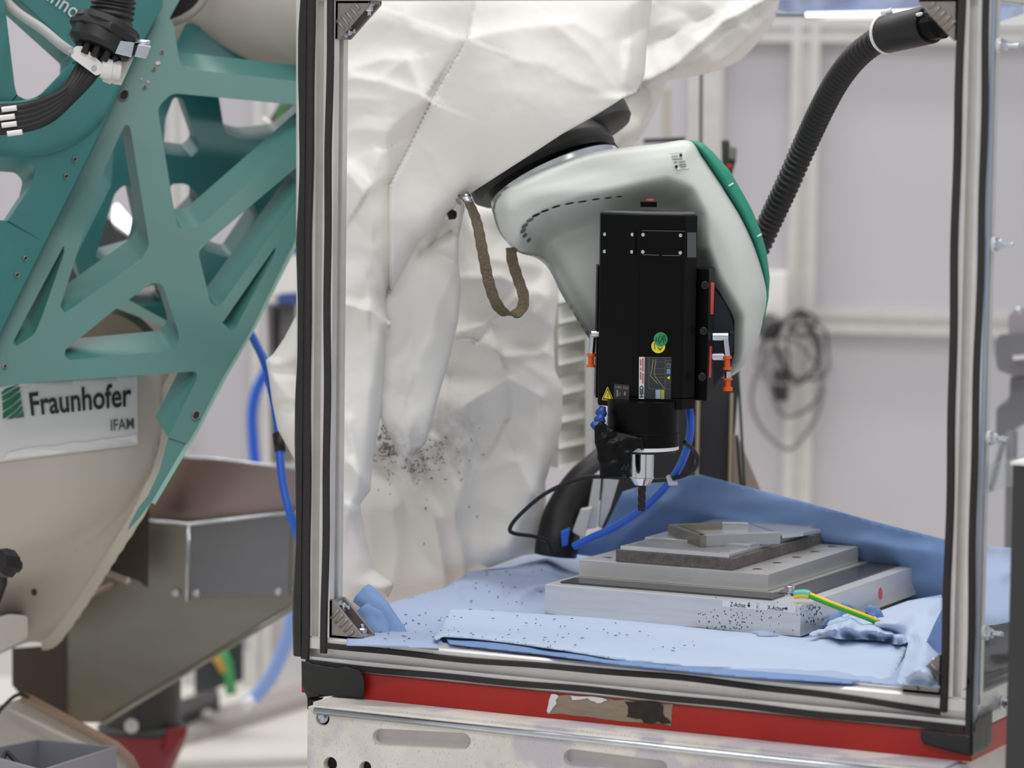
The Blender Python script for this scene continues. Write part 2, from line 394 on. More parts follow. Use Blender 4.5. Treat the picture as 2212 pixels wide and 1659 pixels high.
# ================================================================== SETTING
HY = 248.0
wr = np.array([math.cos(math.radians(16.67)), math.sin(math.radians(16.67)), 0]); wn = np.array([wr[1], -wr[0], 0])   # along the wall, towards the room
WO = U(1106, 690, 9.0); WO[2] = 0
def onW(px, py, off=0.0):
    v = ray(px, py); o = WO+wn*off; return CAM+v*(((o-CAM)@wn)/(v@wn))[..., None]
def wallc(p): q = np.asarray(p, float)-WO; return q@wr, q[2]
def wbox(mb, s0, s1, z0, z1, o0, o1):
    T = lambda p: WO+wr*p[0]+wn*p[1]+np.array([0, 0, p[2]])
    return mb.box((s0, o0, z0), (s1, o1, z1), T)
fl = MB().box((-14, -9, -0.1), (9, 14, 0.0)).build('floor', m_floor); struct(fl)
wbk = struct(MB().box((0, 0, 0), (1, 1, 1), lambda p: WO+wr*(-9+16*p[0])+wn*(-0.06*p[1])+np.array([0, 0, 4.2*p[2]])).build('wall_back', m_wall))
def wpost(px0, px1, name, z0=0.0, z1=4.2, o=0.05, m=m_alu):
    s0 = wallc(onW(px0, 700.))[0]; s1 = wallc(onW(px1, 700.))[0]; g = (s1-s0)
    mb = MB(); wbox(mb, s0, s0+g*0.34, z0, z1, 0.0, o); wbox(mb, s0+g*0.66, s1, z0, z1, 0.0, o); wbox(mb, s0+g*0.3, s0+g*0.7, z0, z1, 0.0, o*0.72)
    return struct(mb.build(name, m))
def wrail(py0, py1, px0, px1, name, o=0.048):
    s0 = wallc(onW(px0, 700.))[0]; s1 = wallc(onW(px1, 700.))[0]
    pm = (px0+px1)/2; z1 = wallc(onW(pm, py0))[1]; z0 = wallc(onW(pm, py1))[1]; g = z1-z0
    mb = MB(); wbox(mb, s0, s1, z0, z0+g*.34, 0, o); wbox(mb, s0, s1, z0+g*.66, z1, 0, o); wbox(mb, s0, s1, z0+g*.3, z0+g*.7, 0, o*.72)
    return struct(mb.build(name, m_alu))
wpost(1702, 1762, 'trim_1'); wpost(1486, 1556, 'trim_2'); wpost(372, 415, 'trim_3'); wpost(555, 600, 'trim_4'); wpost(-140, -90, 'trim_5'); wpost(2420, 2470, 'trim_6')
wrail(672, 724, 1762, 2420, 'trim_7'); wrail(46, 94, 1556, 2420, 'trim_8')
MB().add([], [])
bb = MB(); wbox(bb, -9, 7, 0.0, 0.1, 0, 0.02); struct(bb.build('baseboard_back', m_alu))
# ================================================================== ENCLOSURE
WX = 1.039; PW = 0.045; ZB0, ZB1, ZT = 0.758, 0.806, 1.739
def profile_section(w, h, slot=0.0125, dep=0.012):
    a, b = w/2, h/2; s = slot/2; t = dep; k = 0.003
    pts = []
    def side(p, q, n):   # along p->q with a slot in the middle, inward normal -n
        p, q, n = map(np.array, (p, q, n)); c = (p+q)/2; e = (q-p)/np.linalg.norm(q-p)
        return [p+e*k, c-e*s, c-e*s-n*t*.25, c-e*(s+.002)-n*t*.25, c-e*(s+.002)-n*t, c+e*(s+.002)-n*t, c+e*(s+.002)-n*t*.25, c+e*s-n*t*.25, c+e*s, q-e*k]
    for p, q, n in (((-a, -b), (a, -b), (0., -1)), ((a, -b), (a, b), (1., 0)), ((a, b), (-a, b), (0., 1)), ((-a, b), (-a, -b), (-1., 0))):
        pts += [tuple(x) for x in side(np.array(p, float), np.array(q, float), np.array(n, float))]
    return pts
def profile_bar(name, c0, axis, length, w, h, parent, m=m_alu):
    """c0: centre of the start section; axis 'x','y','z'; w,h: section sizes"""
    sec = profile_section(w, h); mp = {'z': lambda u, v: (u, v, 0), 'x': lambda u, v: (0, u, v), 'y': lambda u, v: (u, 0, v)}[axis]
    E = {'z': (0, 0, length), 'x': (length, 0, 0), 'y': (0, length, 0)}[axis]
    return MB().prism([[np.array(c0, float)+np.array(mp(u, v), float) for u, v in sec]], E).build(name, m, parent)
enc = thing('machine_enclosure', 'aluminium profile enclosure with black foam seals and clear side panel, open at the front', 'enclosure')
profile_bar('post', (PW/2, PW/2, ZB1), 'z', ZT-ZB1, PW, PW, enc)
profile_bar('post', (WX-PW/2, PW/2, ZB1), 'z', ZT-ZB1, PW, PW, enc)
profile_bar('rail', (0, PW/2, (ZB0+ZB1)/2), 'x', WX, PW, ZB1-ZB0, enc)
profile_bar('rail', (0, PW/2, ZT+PW/2), 'x', WX, PW, PW, enc)
DEPTH = 1.35
for x in (WX-PW/2,):
    profile_bar('side_rail', (x, PW, (ZB0+ZB1)/2), 'y', DEPTH-2*PW, PW, ZB1-ZB0, enc)
    profile_bar('side_rail', (x, PW, ZT+PW/2), 'y', DEPTH-2*PW, PW, PW, enc)
    profile_bar('post', (x, DEPTH-PW/2, ZB1), 'z', ZT-ZB1, PW, PW, enc)
# foam seals on the front faces (soft, a little wavy)
def seal(path, wid, dirv, parent, thick=0.006, wav=0.0007):
    P = resample(path, 0.02); n = len(P); dv = np.array(dirv, float); v = []; f = []
    ph = rng.rand()*9
    for i, p in enumerate(P):
        o = dv*(wav*math.sin(i*0.55+ph)+wav*math.sin(i*0.17+ph*2)*1.6)
        a = p+o; b = p+o+dv*wid; y = np.array([0, -thick, 0]); v += [a, a+y*.85+dv*.0008, b+y*.85-dv*.0008, b]
    for i in range(n-1):
        for k in range(3): f.append((i*4+k, i*4+k+1, i*4+4+k+1, i*4+4+k))
    f += [(3, 2, 1, 0), tuple((n-1)*4+k for k in range(4))]
    return MB().add(v, f).build('seal_strip', m_seal, parent)
S1 = 0.0105
seal([(0.0005, 0, ZT+.04), (0.0005, 0, 0.772)], 0.0125, (1, 0, 0), enc)
seal([(PW-S1, 0, ZT+.04), (PW-S1, 0, 0.783)], S1, (1, 0, 0), enc)
seal([(WX-PW, 0, ZT+.04), (WX-PW, 0, 0.785)], S1, (1, 0, 0), enc)
seal([(WX-.0095, 0, ZT+.04), (WX-.0095, 0, 0.757)], .0095, (1, 0, 0), enc)
seal([(PW-.001, 0, 0.7905), (.3, 0, .7900), (.6, 0, .7915), (.8, 0, .7890), (.9, 0, .7860), (WX-PW, 0, 0.7815)], .0088, (0, 0, 1), enc)
seal([(0.010, 0, 0.7622), (.5, 0, .7615), (WX-.010, 0, 0.7612)], .0092, (0, 0, 1), enc)
# corner brackets
def bracket(cx, cz, sx, sz, parent):
    """right-angle die-cast bracket in the corner (cx,cz) of the frame, legs run sx in x and sz in z"""
    Lg = 0.056; y0, y1 = 0.003, 0.041; t = 0.005
    T = lambda u, y, v: np.array([cx+sx*u, y, cz+sz*v])
    mb = MB()
    for ya, yb in ((y0, y0+t), (y1-t, y1)):
        lp = [T(0, ya, 0), T(Lg, ya, 0), T(Lg, ya, .006), T(.006, ya, Lg), T(0, ya, Lg)]
        mb.prism([lp], (0, yb-ya, 0))
    mb.hexa([T(a, b, c) for c in (0, t) for a, b in ((0, y0), (Lg, y0), (Lg, y1), (0, y1))])
    mb.hexa([T(a, b, c) for c in (0, Lg) for a, b in ((0, y0), (t, y0), (t, y1), (0, y1))])
    o = mb.build('corner_bracket', m_cast, parent, bevel=0.0008)
    rb = MB()
    for k in range(5):       # ribs across the front cheek
        a = 0.010+0.0075*k; c0 = np.array([a*0.9, 0, 0.004+0.0005*k]); c1 = np.array([a*0.9-0.002, 0, 0])
        u0, v0 = 0.003+0.0075*k, 0.029-0.0060*k; du, dv = 0.013, 0.013
        if k > 3: du = dv = 0.008
        rb.tube([T(u0, y0-.0003, max(v0, .003)), T(u0+du, y0-.0003, max(v0, .003)+dv)], 0.0023, 8)
    rb.build('rib', m_cast, o, smooth=True)
    hexbolt(T(t, .024, .0435), (sx, 0, 0), .0065, o, h=.010, shank=.006); hexbolt(T(.0435, .024, t), (0, 0, sz), .0065, o, h=.010, shank=.006)
    return o
bracket(PW, ZB1, 1, 1, enc); bracket(PW, ZT, 1, -1, enc); bracket(WX-PW, ZB1, -1, 1, enc); bracket(WX-PW, ZT, -1, -1, enc)
# clear side panels
m_clear = clear_mat('clear_polycarbonate', (0.96, 0.97, 0.975), haze=0.02)
m_clearedge = mat('polycarbonate_edge', S(176, 190, 208), 0.2, 0, trans=0.3)
zs = 1.117
for z0, z1 in ((ZB0+.004, zs-.001), (zs, ZT+.05)):
    p = MB().box((WX+.0010, 0.006, z0), (WX+.0050, DEPTH, z1)).build('side_panel', m_clear, enc)
    MB().box((WX+.0008, 0.003, z0), (WX+.0052, 0.006, z1)).build('panel_edge', m_clearedge, p)
MB().box((WX+.0052, 0.004, zs-.035), (WX+.0066, DEPTH, zs+.003)).build('joint_strip', clear_mat('clear_tape', (.9, .92, .92), haze=.12), enc)
for py in (98, 528, 948, 1370):
    c = onX(2140+(-0.029)*(py-98)+13, py, WX+.005)
    MB().lathe([(.010, -.001), (.010, .004)], (WX+.005, .022, c[2]), (1, 0, 0), 20).build('panel_washer', m_whitepl, enc, True, auto=40)
    b = hexbolt((WX+.0095, .022, c[2]), (1, 0, 0), .0065, enc, h=.009, shank=.014, name='panel_bolt')
hexbolt(onX(2163, 1518, WX+.0052)+0, (1, 0, 0), .0065, enc, h=.009, shank=.008, name='panel_bolt')
# black tape on the outer edge of the left post and around the lower corners
def tape_left():
    v = []; f = []; n = 60
    for i in range(n+1):
        z = 0.775+(ZT+.05-.775)*i/n; w = .012+.008*fbm(np.array([i*.22]), np.array([3.1]))[0]+.004*math.sin(i*.4)
        v += [(.002, -.0068, z), (-.004-w*.3, -.0050, z), (-.007-w*.5, .003, z), (-.001, .004, z)]
    for i in range(n):
        a = i*4; f += [(a+k, a+(k+1) % 4, a+4+(k+1) % 4, a+4+k) for k in range(4)]
    return MB().add(v, f).build('edge_tape', m_tape, enc)
tape_left()
def wrap(name, pts, fn, thick, m, parent, step=6, seed=1, amp=.0018):
    P = np.array(pts, float)
    def f1(x, y, E):
        V = fn(x, y); h = crumple(x, y, 38, seed)*amp; r = V-CAM; return V-r/np.linalg.norm(r, axis=1)[:, None]*(h+.001)[:, None]
    return sheet(name, pts, f1, m, parent, step, thick)
wrap('corner_tape', [(651, 1428), (665, 1430), (672, 1434), (725, 1443), (745, 1440), (780, 1449), (787, 1470), (787, 1508), (737, 1504), (731, 1512), (722, 1503), (664, 1508), (652, 1480)], lambda x, y: onY(x, y, -.009), .004, m_tape, enc, 5, 3)
MB().hexa([onY(664, 1506, -.002), onY(700, 1506, -.002), onY(676, 1532, -.04), onY(664, 1532, -.04)]+[onY(664, 1506, .02), onY(700, 1506, .02), onY(676, 1532, .02), onY(664, 1532, .02)]).build('corner_tape', m_tape, enc)
wrap('corner_tape', [(1990, 1576), (2085, 1588), (2098, 1590), (2098, 1634), (2060, 1625), (1993, 1606), (1988, 1592)], lambda x, y: onY(x, y, -.004), .004, m_tape, enc, 5, 8)
wrap('corner_tape', [(2098, 1590), (2106, 1553), (2144, 1532), (2143, 1600), (2138, 1614), (2099, 1634)], lambda x, y: onX(x, y, WX+.008), .004, m_tape, enc, 5, 9)
# ================================================================== BASE
zr = 0.7205
board = thing('base_board', 'red painted board edge under the enclosure with a peeled brown patch', 'board')
MB().box((0.0, 0.0, zr), (WX, DEPTH+.05, ZB0)).build('red_edge', m_red, board, bevel=.0012)
m_wood = mat('bare_fibreboard', S(146, 130, 112), .8, 0, .12, 40, stretch=(1, 1, 4)); m_scar = mat('dark_scar', S(44, 38, 34), .8, 0, .3, 60)
YF = lambda o: (lambda x, y: onY(x, y, o))
rag = lambda pts, a=3, n=5: [tuple(np.array(q)+rng.uniform(-a, a, 2)) for p, p2 in zip(pts, pts[1:]+pts[:1]) for q in [np.array(p)+(np.array(p2)-np.array(p))*k/n for k in range(n)]]
decal('peeled_patch', rag([(1203, 1500), (1330, 1512), (1452, 1522), (1449, 1566), (1330, 1556), (1183, 1541)]), YF(-.0003), m_wood, board)
decal('peeled_patch', rag([(1352, 1514), (1430, 1522), (1446, 1560), (1392, 1562), (1356, 1550)], 5), YF(-.0012), m_scar, board)
decal('peeled_patch', rag([(1190, 1500), (1206, 1502), (1200, 1520), (1186, 1540), (1182, 1538)], 2, 3), YF(-.0012), m_paper, board)
decal('peeled_patch', rag([(1232, 1502), (1300, 1506), (1318, 1514), (1290, 1518), (1270, 1510), (1235, 1511)], 2, 3), YF(-.0012), m_paper, board)
mbase = thing('machine_table', 'worn pale aluminium machine table with round bores and oval slots below the red board', 'table')
YB = -0.075; xl = onY(664, 1590, YB)[0]; ztop = onY(700, 1530, YB)[2]
m_base = mat('worn_pale_coating', S(230, 226, 218), .55, 0, 0, 7, col2=S(200, 196, 190), bump=.25, bscale=90)
def nbase(m):   # lilac bare patches with soft edges, plus fine dark scratches
    nt = m.node_tree; N = nt.nodes; L = nt.links; b = N['Principled BSDF']
    old = b.inputs['Base Color'].links[0].from_socket
    tc = N.new('ShaderNodeTexCoord'); n = N.new('ShaderNodeTexNoise'); n.inputs['Scale'].default_value = 5.5; n.inputs['Detail'].default_value = 7
    L.new(tc.outputs['Object'], n.inputs['Vector'])
    r = N.new('ShaderNodeValToRGB'); r.color_ramp.elements[0].position = .52; r.color_ramp.elements[1].position = .55
    L.new(n.outputs['Fac'], r.inputs[0])
    mx = N.new('ShaderNodeMixRGB'); L.new(r.outputs[0], mx.inputs[0]); L.new(old, mx.inputs[1]); mx.inputs[2].default_value = (*S(196, 190, 197), 1)
    mp = N.new('ShaderNodeMapping'); mp.inputs['Scale'].default_value = (150, 150, 90); L.new(tc.outputs['Object'], mp.inputs[0])
    n3 = N.new('ShaderNodeTexNoise'); n3.inputs['Scale'].default_value = 3; n3.inputs['Detail'].default_value = 8; L.new(mp.outputs[0], n3.inputs['Vector'])
    r3 = N.new('ShaderNodeValToRGB'); r3.color_ramp.elements[0].position = .60; r3.color_ramp.elements[1].position = .74; L.new(n3.outputs['Fac'], r3.inputs[0])
    m2 = N.new('ShaderNodeMixRGB'); L.new(r3.outputs[0], m2.inputs[0]); L.new(mx.outputs[0], m2.inputs[1]); m2.inputs[2].default_value = (*S(160, 156, 146), 1)
    L.new(m2.outputs[0], b.inputs['Base Color'])
nbase(m_base)
zq = ztop-.006
def pb(x, y): p = onY(x, y, YB); return (p[0], p[2])
hol = [[pb(*q) for q in ell(697, 1552, 15, 16)], [pb(*q) for q in ell(713, 1651, 15, 16)], [pb(*q) for q in ell(789, 1658, 13, 14)]]
def slot(x0, y0, x1, y1, r):
    a = math.atan2(y1-y0, x1-x0); return [pb(x0+r*math.cos(a+t), y0+r*math.sin(a+t)) for t in np.linspace(math.pi/2, 3*math.pi/2, 9)]+[pb(x1+r*math.cos(a+t), y1+r*math.sin(a+t)) for t in np.linspace(-math.pi/2, math.pi/2, 9)]
slots = [slot(822, 1592, 999, 1597+4, 18), slot(1235, 1636, 1424, 1660, 18)]
outer = [(xl, 0.0), (1.03, 0.0), (1.03, zq), (xl, zq)]
MB().prism([[np.array([p[0], YB, p[1]]) for p in lp] for lp in [outer]+hol+slots], (0, .016, 0)).build('front_plate', m_base, mbase)
MB().box((xl, YB+.016, 0), (1.02, DEPTH+.04, zr)).build('body', m_base, mbase)
for s in slots:
    MB().prism([[np.array([p[0], YB+.0135, p[1]]) for p in s]], (0, .002, 0)).build('slot_floor', mat('slot_floor', S(196, 190, 190), .6, 0, .08, 20), mbase)
for h in hol:
    MB().prism([[np.array([p[0], YB+.0135, p[1]]) for p in h]], (0, .002, 0)).build('bore', m_hole, mbase)
q0, q1 = onY(664, 1530, YB), onY(1800, 1640, YB)
MB().box((xl, YB+.002, zq), (1.03, YB+.09, ztop)).build('top_ledge', m_base, mbase)
MB().tube([(xl+.012, YB-.0005, zq+.001), (1.028, YB-.0005, zq+.001)], .0048, 12).build('edge_bead', m_steel, mbase, True)
hexbolt(onY(699, 1549, YB+.010), (0, -1, .3), .006, mbase)
# dark pillar at the right edge, nearer than the clear panel
pil = thing('machine_pillar', 'dark grey square pillar at the right edge in front of the clear panel', 'pillar')
pc = U(2187, 997, 4.25)
MB().box((pc[0], pc[1], 0), (pc[0]+.16, pc[1]+.16, pc[2]-.004)).build('shaft', m_dkmetal, pil, bevel=.003)
MB().box((pc[0]-.002, pc[1]-.002, pc[2]-.004), (pc[0]+.16, pc[1]+.16, pc[2])).build('cap', m_whitepl, pil)
# ================================================================== TRAY FLOOR AND BLUE PAPER
ZF = 0.803
MB().box((0.0, PW+.002, ZB0+.001), (WX-PW-.002, 1.05, ZF-.004)).build('tray_floor', m_whitepl, enc)
def zpix(z): return lambda x, y: onZ(x, y, z)
# large blue cloth hung over the far edge of the tray: low front strip climbing to a ridge
cl = thing('blue_cloth', 'blue cloth hung over the far edge of the tray behind the metal plates', 'cloth')
def f_back(x, y, E):
    s = 1-sstep(0, 230, (y-(1025+0.268*np.clip(x-1510, 0, 9e9)+np.clip(1510-x, 0, 9e9)*.32)))    # 1 on the ridge
    d = 5.52+0.10*(1-s)-(x-1500)*.00028
    d = d-.035*fbm(x/170., y/60., 2)-crease(x, y, [(1430, 1090), (1700, 1150), (2000, 1190)], .02, 30)-crease(x, y, [(1500, 1040), (1380, 1130), (1330, 1180)], .012, 18)-.012*np.sin((x*.35+y)/38.)
    return U(x, y, d)
sheet('cloth', [(1510, 1024), (1640, 1058), (1760, 1090), (1880, 1124), (2060, 1170), (2060, 1320), (1900, 1330), (1600, 1300), (1400, 1240), (1300, 1205), (1225, 1195), (1236, 1180), (1290, 1165), (1312, 1130), (1345, 1062), (1400, 1045)], f_back, m_blue, cl, 7, .0015)
rp = thing('blue_cloth', 'pale blue cloth seen through the clear side panel right of the corner post', 'cloth')
def f_rp(x, y, E): return U(x, y, 5.25-.21*sstep(1180, 1350, y)+.03*fbm(x/40., y/60., 2)-crease(x, y, [(2120, 1262), (2185, 1236)], .02, 12))
sheet('cloth', [(2060, 1176), (2120, 1178), (2196, 1184), (2205, 1364), (2150, 1366), (2060, 1366)], f_rp, m_bluegrey, rp, 7, .0015)
db = thing('black_bag', 'black film bag lying low behind the clear side panel', 'bag')
sheet('film', [(2112, 1353), (2150, 1350), (2205, 1338), (2205, 1450), (2150, 1478), (2112, 1496)], lambda x, y, E: np.minimum(onZ(x, y, ZF+.006+.03*crumple(x, y, 60, 4)), [1.034, 99, 99]), mat('black_film', S(14, 15, 20), .5, 0, spec=.3), db, 6, .001)
# floor cloth on the left
fc = thing('blue_cloth', 'matt blue cloth with soft folds covering the left of the tray floor', 'cloth')
def z_floor(x, y):
    z = ZF+.0015+.016*fbm(x/150., y/45., 3)**2
    z = z+crease(x, y, [(1120, 1290), (1150, 1272), (1195, 1262), (1270, 1290)], .011, 12)+crease(x, y, [(820, 1330), (900, 1290), (1000, 1262), (1080, 1275)], .010, 26)
    z = z+crease(x, y, [(985, 1262), (1080, 1245), (1180, 1215)], .014, 22)
    return np.where(inside(x, y, [(985, 1334), (1180, 1340), (1500, 1365), (1760, 1384), (2100, 1396), (2100, 1600), (900, 1500), (950, 1392), (965, 1360)]), ZF+.0015, z)
fl_poly = [(748, 1395), (752, 1345), (800, 1320), (850, 1300), (905, 1284), (962, 1268), (992, 1250), (1010, 1236), (1060, 1228), (1130, 1204), (1200, 1187), (1272, 1172), (1285, 1190), (1330, 1205), (1400, 1230), (1500, 1300), (1700, 1330), (1900, 1330), (2040, 1290), (2040, 1500), (1900, 1478), (1500, 1450), (1200, 1420), (960, 1402)]
def f_floor(x, y, E): return onZ(x, y, z_floor(x, y))
sheet('cloth', fl_poly, f_floor, m_bluegrey, fc, 7, .0012)
# embossed towel in front
ft = thing('paper_towel', 'pale blue embossed paper towel spread flat in front of the metal plates, specked with chips', 'paper towel')
fp = [(972, 1317), (1010, 1316), (1130, 1324), (1300, 1334), (1560, 1362), (1740, 1378), (1800, 1372), (1962, 1390), (1955, 1412), (1928, 1470), (1890, 1478), (1800, 1462), (1700, 1452), (1600, 1446), (1480, 1440), (1330, 1425), (1230, 1408), (1120, 1392), (1020, 1380), (955, 1376), (945, 1385), (935, 1380), (955, 1352), (965, 1330)]
def f_ft(x, y, E):
    z = ZF+.012+.0035*fbm(x/90., y/22., 2)-.003*sstep(10, 0, E)+.004*np.sin(x/160.)*sstep(1350, 1440, y)
    z = z-.010*sstep(1360, 1475, y)
    return onZ(x, y, z)
sheet('sheet', fp, f_ft, m_bluepale, ft, 6, .0008)
m_blueshade = mat('blue_paper_underside', S(120, 150, 196), .85)
sheet('folded_under_edge', [(962, 1374), (1020, 1378), (1120, 1391), (1230, 1407), (1330, 1424), (1440, 1437), (1600, 1447), (1760, 1459), (1860, 1470), (1840, 1478), (1600, 1463), (1330, 1436), (1160, 1413), (1000, 1396), (970, 1392)], lambda x, y, E: onZ(x, y, ZF+.006+.002*fbm(x/60., y/20., 2)), m_blue, ft, 5, .001)
m_chip = mat('dark_chips', S(34, 32, 36), .5, .3)
mb = MB()
for k in range(150):
    if k < 70: x, y = rng.normal(1200, 190), rng.uniform(1330, 1420)
    elif k < 110: x, y = rng.normal(890, 55), rng.uniform(1320, 1385)
    else: x, y = rng.uniform(1000, 1330), rng.uniform(1225, 1320)
    if not (820 < x < 1900): continue
    zz = (ZF+.0165 if inside(np.array([x]), np.array([y]), fp)[0] else z_floor(np.array([x]), np.array([y]))[0]+.001)
    p = onZ(x, y, zz); a = rng.rand()*6.3; l = rng.uniform(.0012, .0045); e = np.array([math.cos(a), math.sin(a), .1])*l; n = np.array([-math.sin(a), math.cos(a), 0])*.0006
    mb.add([p-e-n, p+e-n, p+e+n, p-e+n, p+[0, 0, .0012]], [(0, 1, 2, 3), (0, 4, 1), (1, 4, 2), (2, 4, 3), (3, 4, 0)])
ch = mb.build('metal_chips', m_chip); tag(ch, 'dark machining chips scattered over the blue paper', 'chips'); ch['kind'] = 'stuff'
# rolled towels beside the left bracket
def rolled(nm, lab, ctr, r0, m, seed, squash=.55):
    t = thing(nm, lab, 'paper towel', 'rolled blue towels by the left bracket')
    P = [U(*c) for c in spline(ctr, 8)]; n = len(P); v = []; f = []; seg = 26
    for i, p in enumerate(P):
        tt = P[min(i+1, n-1)]-P[max(i-1, 0)]; tt /= np.linalg.norm(tt); u = np.cross(tt, FW); u /= np.linalg.norm(u); w = np.cross(tt, u)
        for k in range(seg):
            a = 2*math.pi*k/seg; rr = np.interp(i/(n-1), np.linspace(0, 1, len(r0)), r0)*(1+.10*math.sin(3*a+i*.4+seed)+.05*math.sin(7*a+seed))
            v.append(p+rr*(math.cos(a)*u+squash*math.sin(a)*w))
    for i in range(n-1):
        for k in range(seg): k2 = (k+1) % seg; f.append((i*seg+k, i*seg+k2, (i+1)*seg+k2, (i+1)*seg+k))
    f.append(tuple((n-1)*seg+k for k in range(seg)))
    MB().add(v, f).build('roll', m, t, True)
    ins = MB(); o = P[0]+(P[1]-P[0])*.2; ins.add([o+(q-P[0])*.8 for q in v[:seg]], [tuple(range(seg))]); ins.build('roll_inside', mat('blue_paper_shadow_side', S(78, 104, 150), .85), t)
rolled('paper_towel', 'upper rolled blue paper towel pointing down to the tray by the left bracket', [(780, 1283, 5.02), (820, 1320, 5.00), (850, 1365, 4.98), (885, 1400, 4.965)], [.017, .019, .016, .010], m_blue, 1)
rolled('paper_towel', 'lower crumpled blue paper towel tucked behind the left bracket', [(778, 1316, 4.99), (800, 1345, 4.985), (820, 1375, 4.97), (840, 1396, 4.96)], [.016, .024, .020, .012], m_blue, 4)
# crumpled towel on the right, torn at the cable
ct = thing('paper_towel', 'crumpled torn blue paper towel around the green and yellow cable', 'paper towel')
tp = rag([(1745, 1372), (1778, 1356), (1800, 1330), (1822, 1320), (1850, 1322), (1880, 1340), (1930, 1352), (1960, 1368), (1960, 1392), (1900, 1386), (1830, 1378)], 4, 4)
def f_ct(x, y, E): return onZ(x, y, ZF+.018+.016*crumple(x, y, 34, 5)+.012*sstep(0, 25, E)-.012*sstep(1345, 1390, y))
sheet('sheet', tp, f_ct, m_bluepale, ct, 4, .0012)
tp2 = rag([(1746, 1370), (1770, 1348), (1792, 1330), (1815, 1318), (1822, 1296), (1834, 1306), (1846, 1316), (1815, 1336), (1790, 1352), (1765, 1364)], 3, 4)
sheet('torn_edge', tp2, lambda x, y, E: U(x, y, 5.035-.012*crumple(x, y, 22, 6)), m_blue, ct, 4, .001)
tp3 = rag([(1866, 1314), (1880, 1306), (1900, 1312), (1913, 1334), (1895, 1338), (1875, 1326)], 3, 3)
sheet('torn_edge', tp3, lambda x, y, E: U(x, y, 5.06-.012*crumple(x, y, 16, 7)), m_blue, ct, 4, .001)
cr = thing('blue_cloth', 'bright blue cloth heaped between the plates and the right corner post', 'cloth')
def f_cr(x, y, E): return onZ(x, y, ZF+.012+.05*crumple(x, y, 120, 12)*sstep(0, 40, E)+.01*fbm(x/40., y/30., 2))
sheet('cloth', [(1835, 1345), (1900, 1320), (1960, 1298), (2036, 1284), (2036, 1440), (2030, 1490), (1985, 1482), (1935, 1478), (1955, 1415), (1962, 1388), (1900, 1372)], f_cr, m_bluepale, cr, 6, .0012)
cw = thing('blue_cloth', 'upright blue cloth flap standing against the inside of the right corner post', 'cloth')
sheet('cloth', [(2048, 1290), (2048, 1500), (1990, 1480), (1992, 1430), (2002, 1385), (2022, 1340)], lambda x, y, E: U(x, y, 4.72+.02*fbm(x/30., y/70., 2)+.0006*(2048-x)), m_blue, cw, 6, .0012)
# ================================================================== PLATES
PX, PY, PZ = .2333, .3381, .812; PDX, PDY, PH = .4203, .5946, .0476; c_, s_ = math.cos(.008), math.sin(.008)
def TP(p): return np.array([PX+c_*p[0]-s_*p[1], PY+s_*p[0]+c_*p[1], PZ+p[2]])
bp = thing('base_plate', 'thick milled aluminium plate at the bottom of the stack on the blue paper', 'plate')
MB().box((0, 0, 0), (PDX, PDY, PH), TP).build('plate', m_aluside, bp, bevel=.0012)
m_mat = mat('dark_film', S(70, 69, 72), .25, .25, .08, 30)
g = .004
L1 = [(.012, .014), (PDX-.018, .014), (PDX-.018, PDY-.02), (.012, PDY-.02)]
def strip(x0, y0, x1, y1, z0=PH, h=.003): return MB().box((x0, y0, z0+.0002), (x1, y1, z0+h), TP)
strip(.016, .022, PDX-.055, .075).build('dark_strip', m_mat, bp)
strip(PDX-.070, .085, PDX-.022, PDY-.055).build('dark_strip', m_mat, bp)
strip(PDX-.150, PDY-.052, PDX-.022, PDY-.012).build('dark_strip', m_mat, bp)
strip(.016, .078, .05, PDY-.05).build('dark_strip', m_mat, bp)
fa = lambda x, y: onY(x, y, PY-.0003)   # front face of the plate (nearly parallel to x)
def onface_front(x, y):
    n = np.array([s_, -c_, 0]); o = TP((0, 0, 0)); v = ray(x, y); return CAM+v*(((o-CAM)@n)/(v@n))[..., None]
def onface_right(x, y):
    n = np.array([c_, s_, 0]); o = TP((PDX, 0, 0)); v = ray(x, y); return CAM+v*(((o-CAM)@n)/(v@n))[..., None]
# 'Z-Achse' / 'X-Achse' labels
decal('axis_label', [(1560, 1296), (1634, 1302), (1634, 1317), (1560, 1311)], onface_front, m_paper, bp)
decal('axis_label', [(1640, 1302), (1719, 1309), (1719, 1324), (1640, 1317)], onface_front, m_paper, bp)
text_on('lettering', 'Z-Achse', [(1577, 1300), (1610, 1303), (1610, 1313), (1577, 1310)], onface_front, m_letter, bp, .0014)
text_on('lettering', 'X-Achse', [(1657.5, 1307), (1692, 1310), (1692, 1320), (1657.5, 1317)], onface_front, m_letter, bp, .0014)
def arrow(tip, dx, dy, s):
    t = np.array(tip, float); e = np.array([dx, dy], float); n = np.array([-dy, dx])
    return [tuple(t), tuple(t-e*s+n*s*.8), tuple(t-e*s+n*s*.25), tuple(t-e*s*2+n*s*.25), tuple(t-e*s*2-n*s*.25), tuple(t-e*s-n*s*.25), tuple(t-e*s-n*s*.8)]
decal('arrow', arrow((1617.5, 1312), 0, 1, 5), onface_front, m_letter, bp, .0014)
decal('arrow', arrow((1702, 1315), 1, .09, 5), onface_front, m_letter, bp, .0014)
decal('axis_label', [(1737, 1307), (1760, 1297), (1760, 1309), (1737, 1320)], onface_right, m_paper, bp)
text_on('lettering', '+Y-Achse', [(1741, 1308), (1757, 1302), (1757, 1309), (1741, 1315)], onface_right, mat('grey_print', S(90, 90, 95), .5), bp, .0014)
decal('axis_label', [(1765, 1296), (1784, 1288), (1784, 1299), (1765, 1307)], onface_right, m_paper, bp)
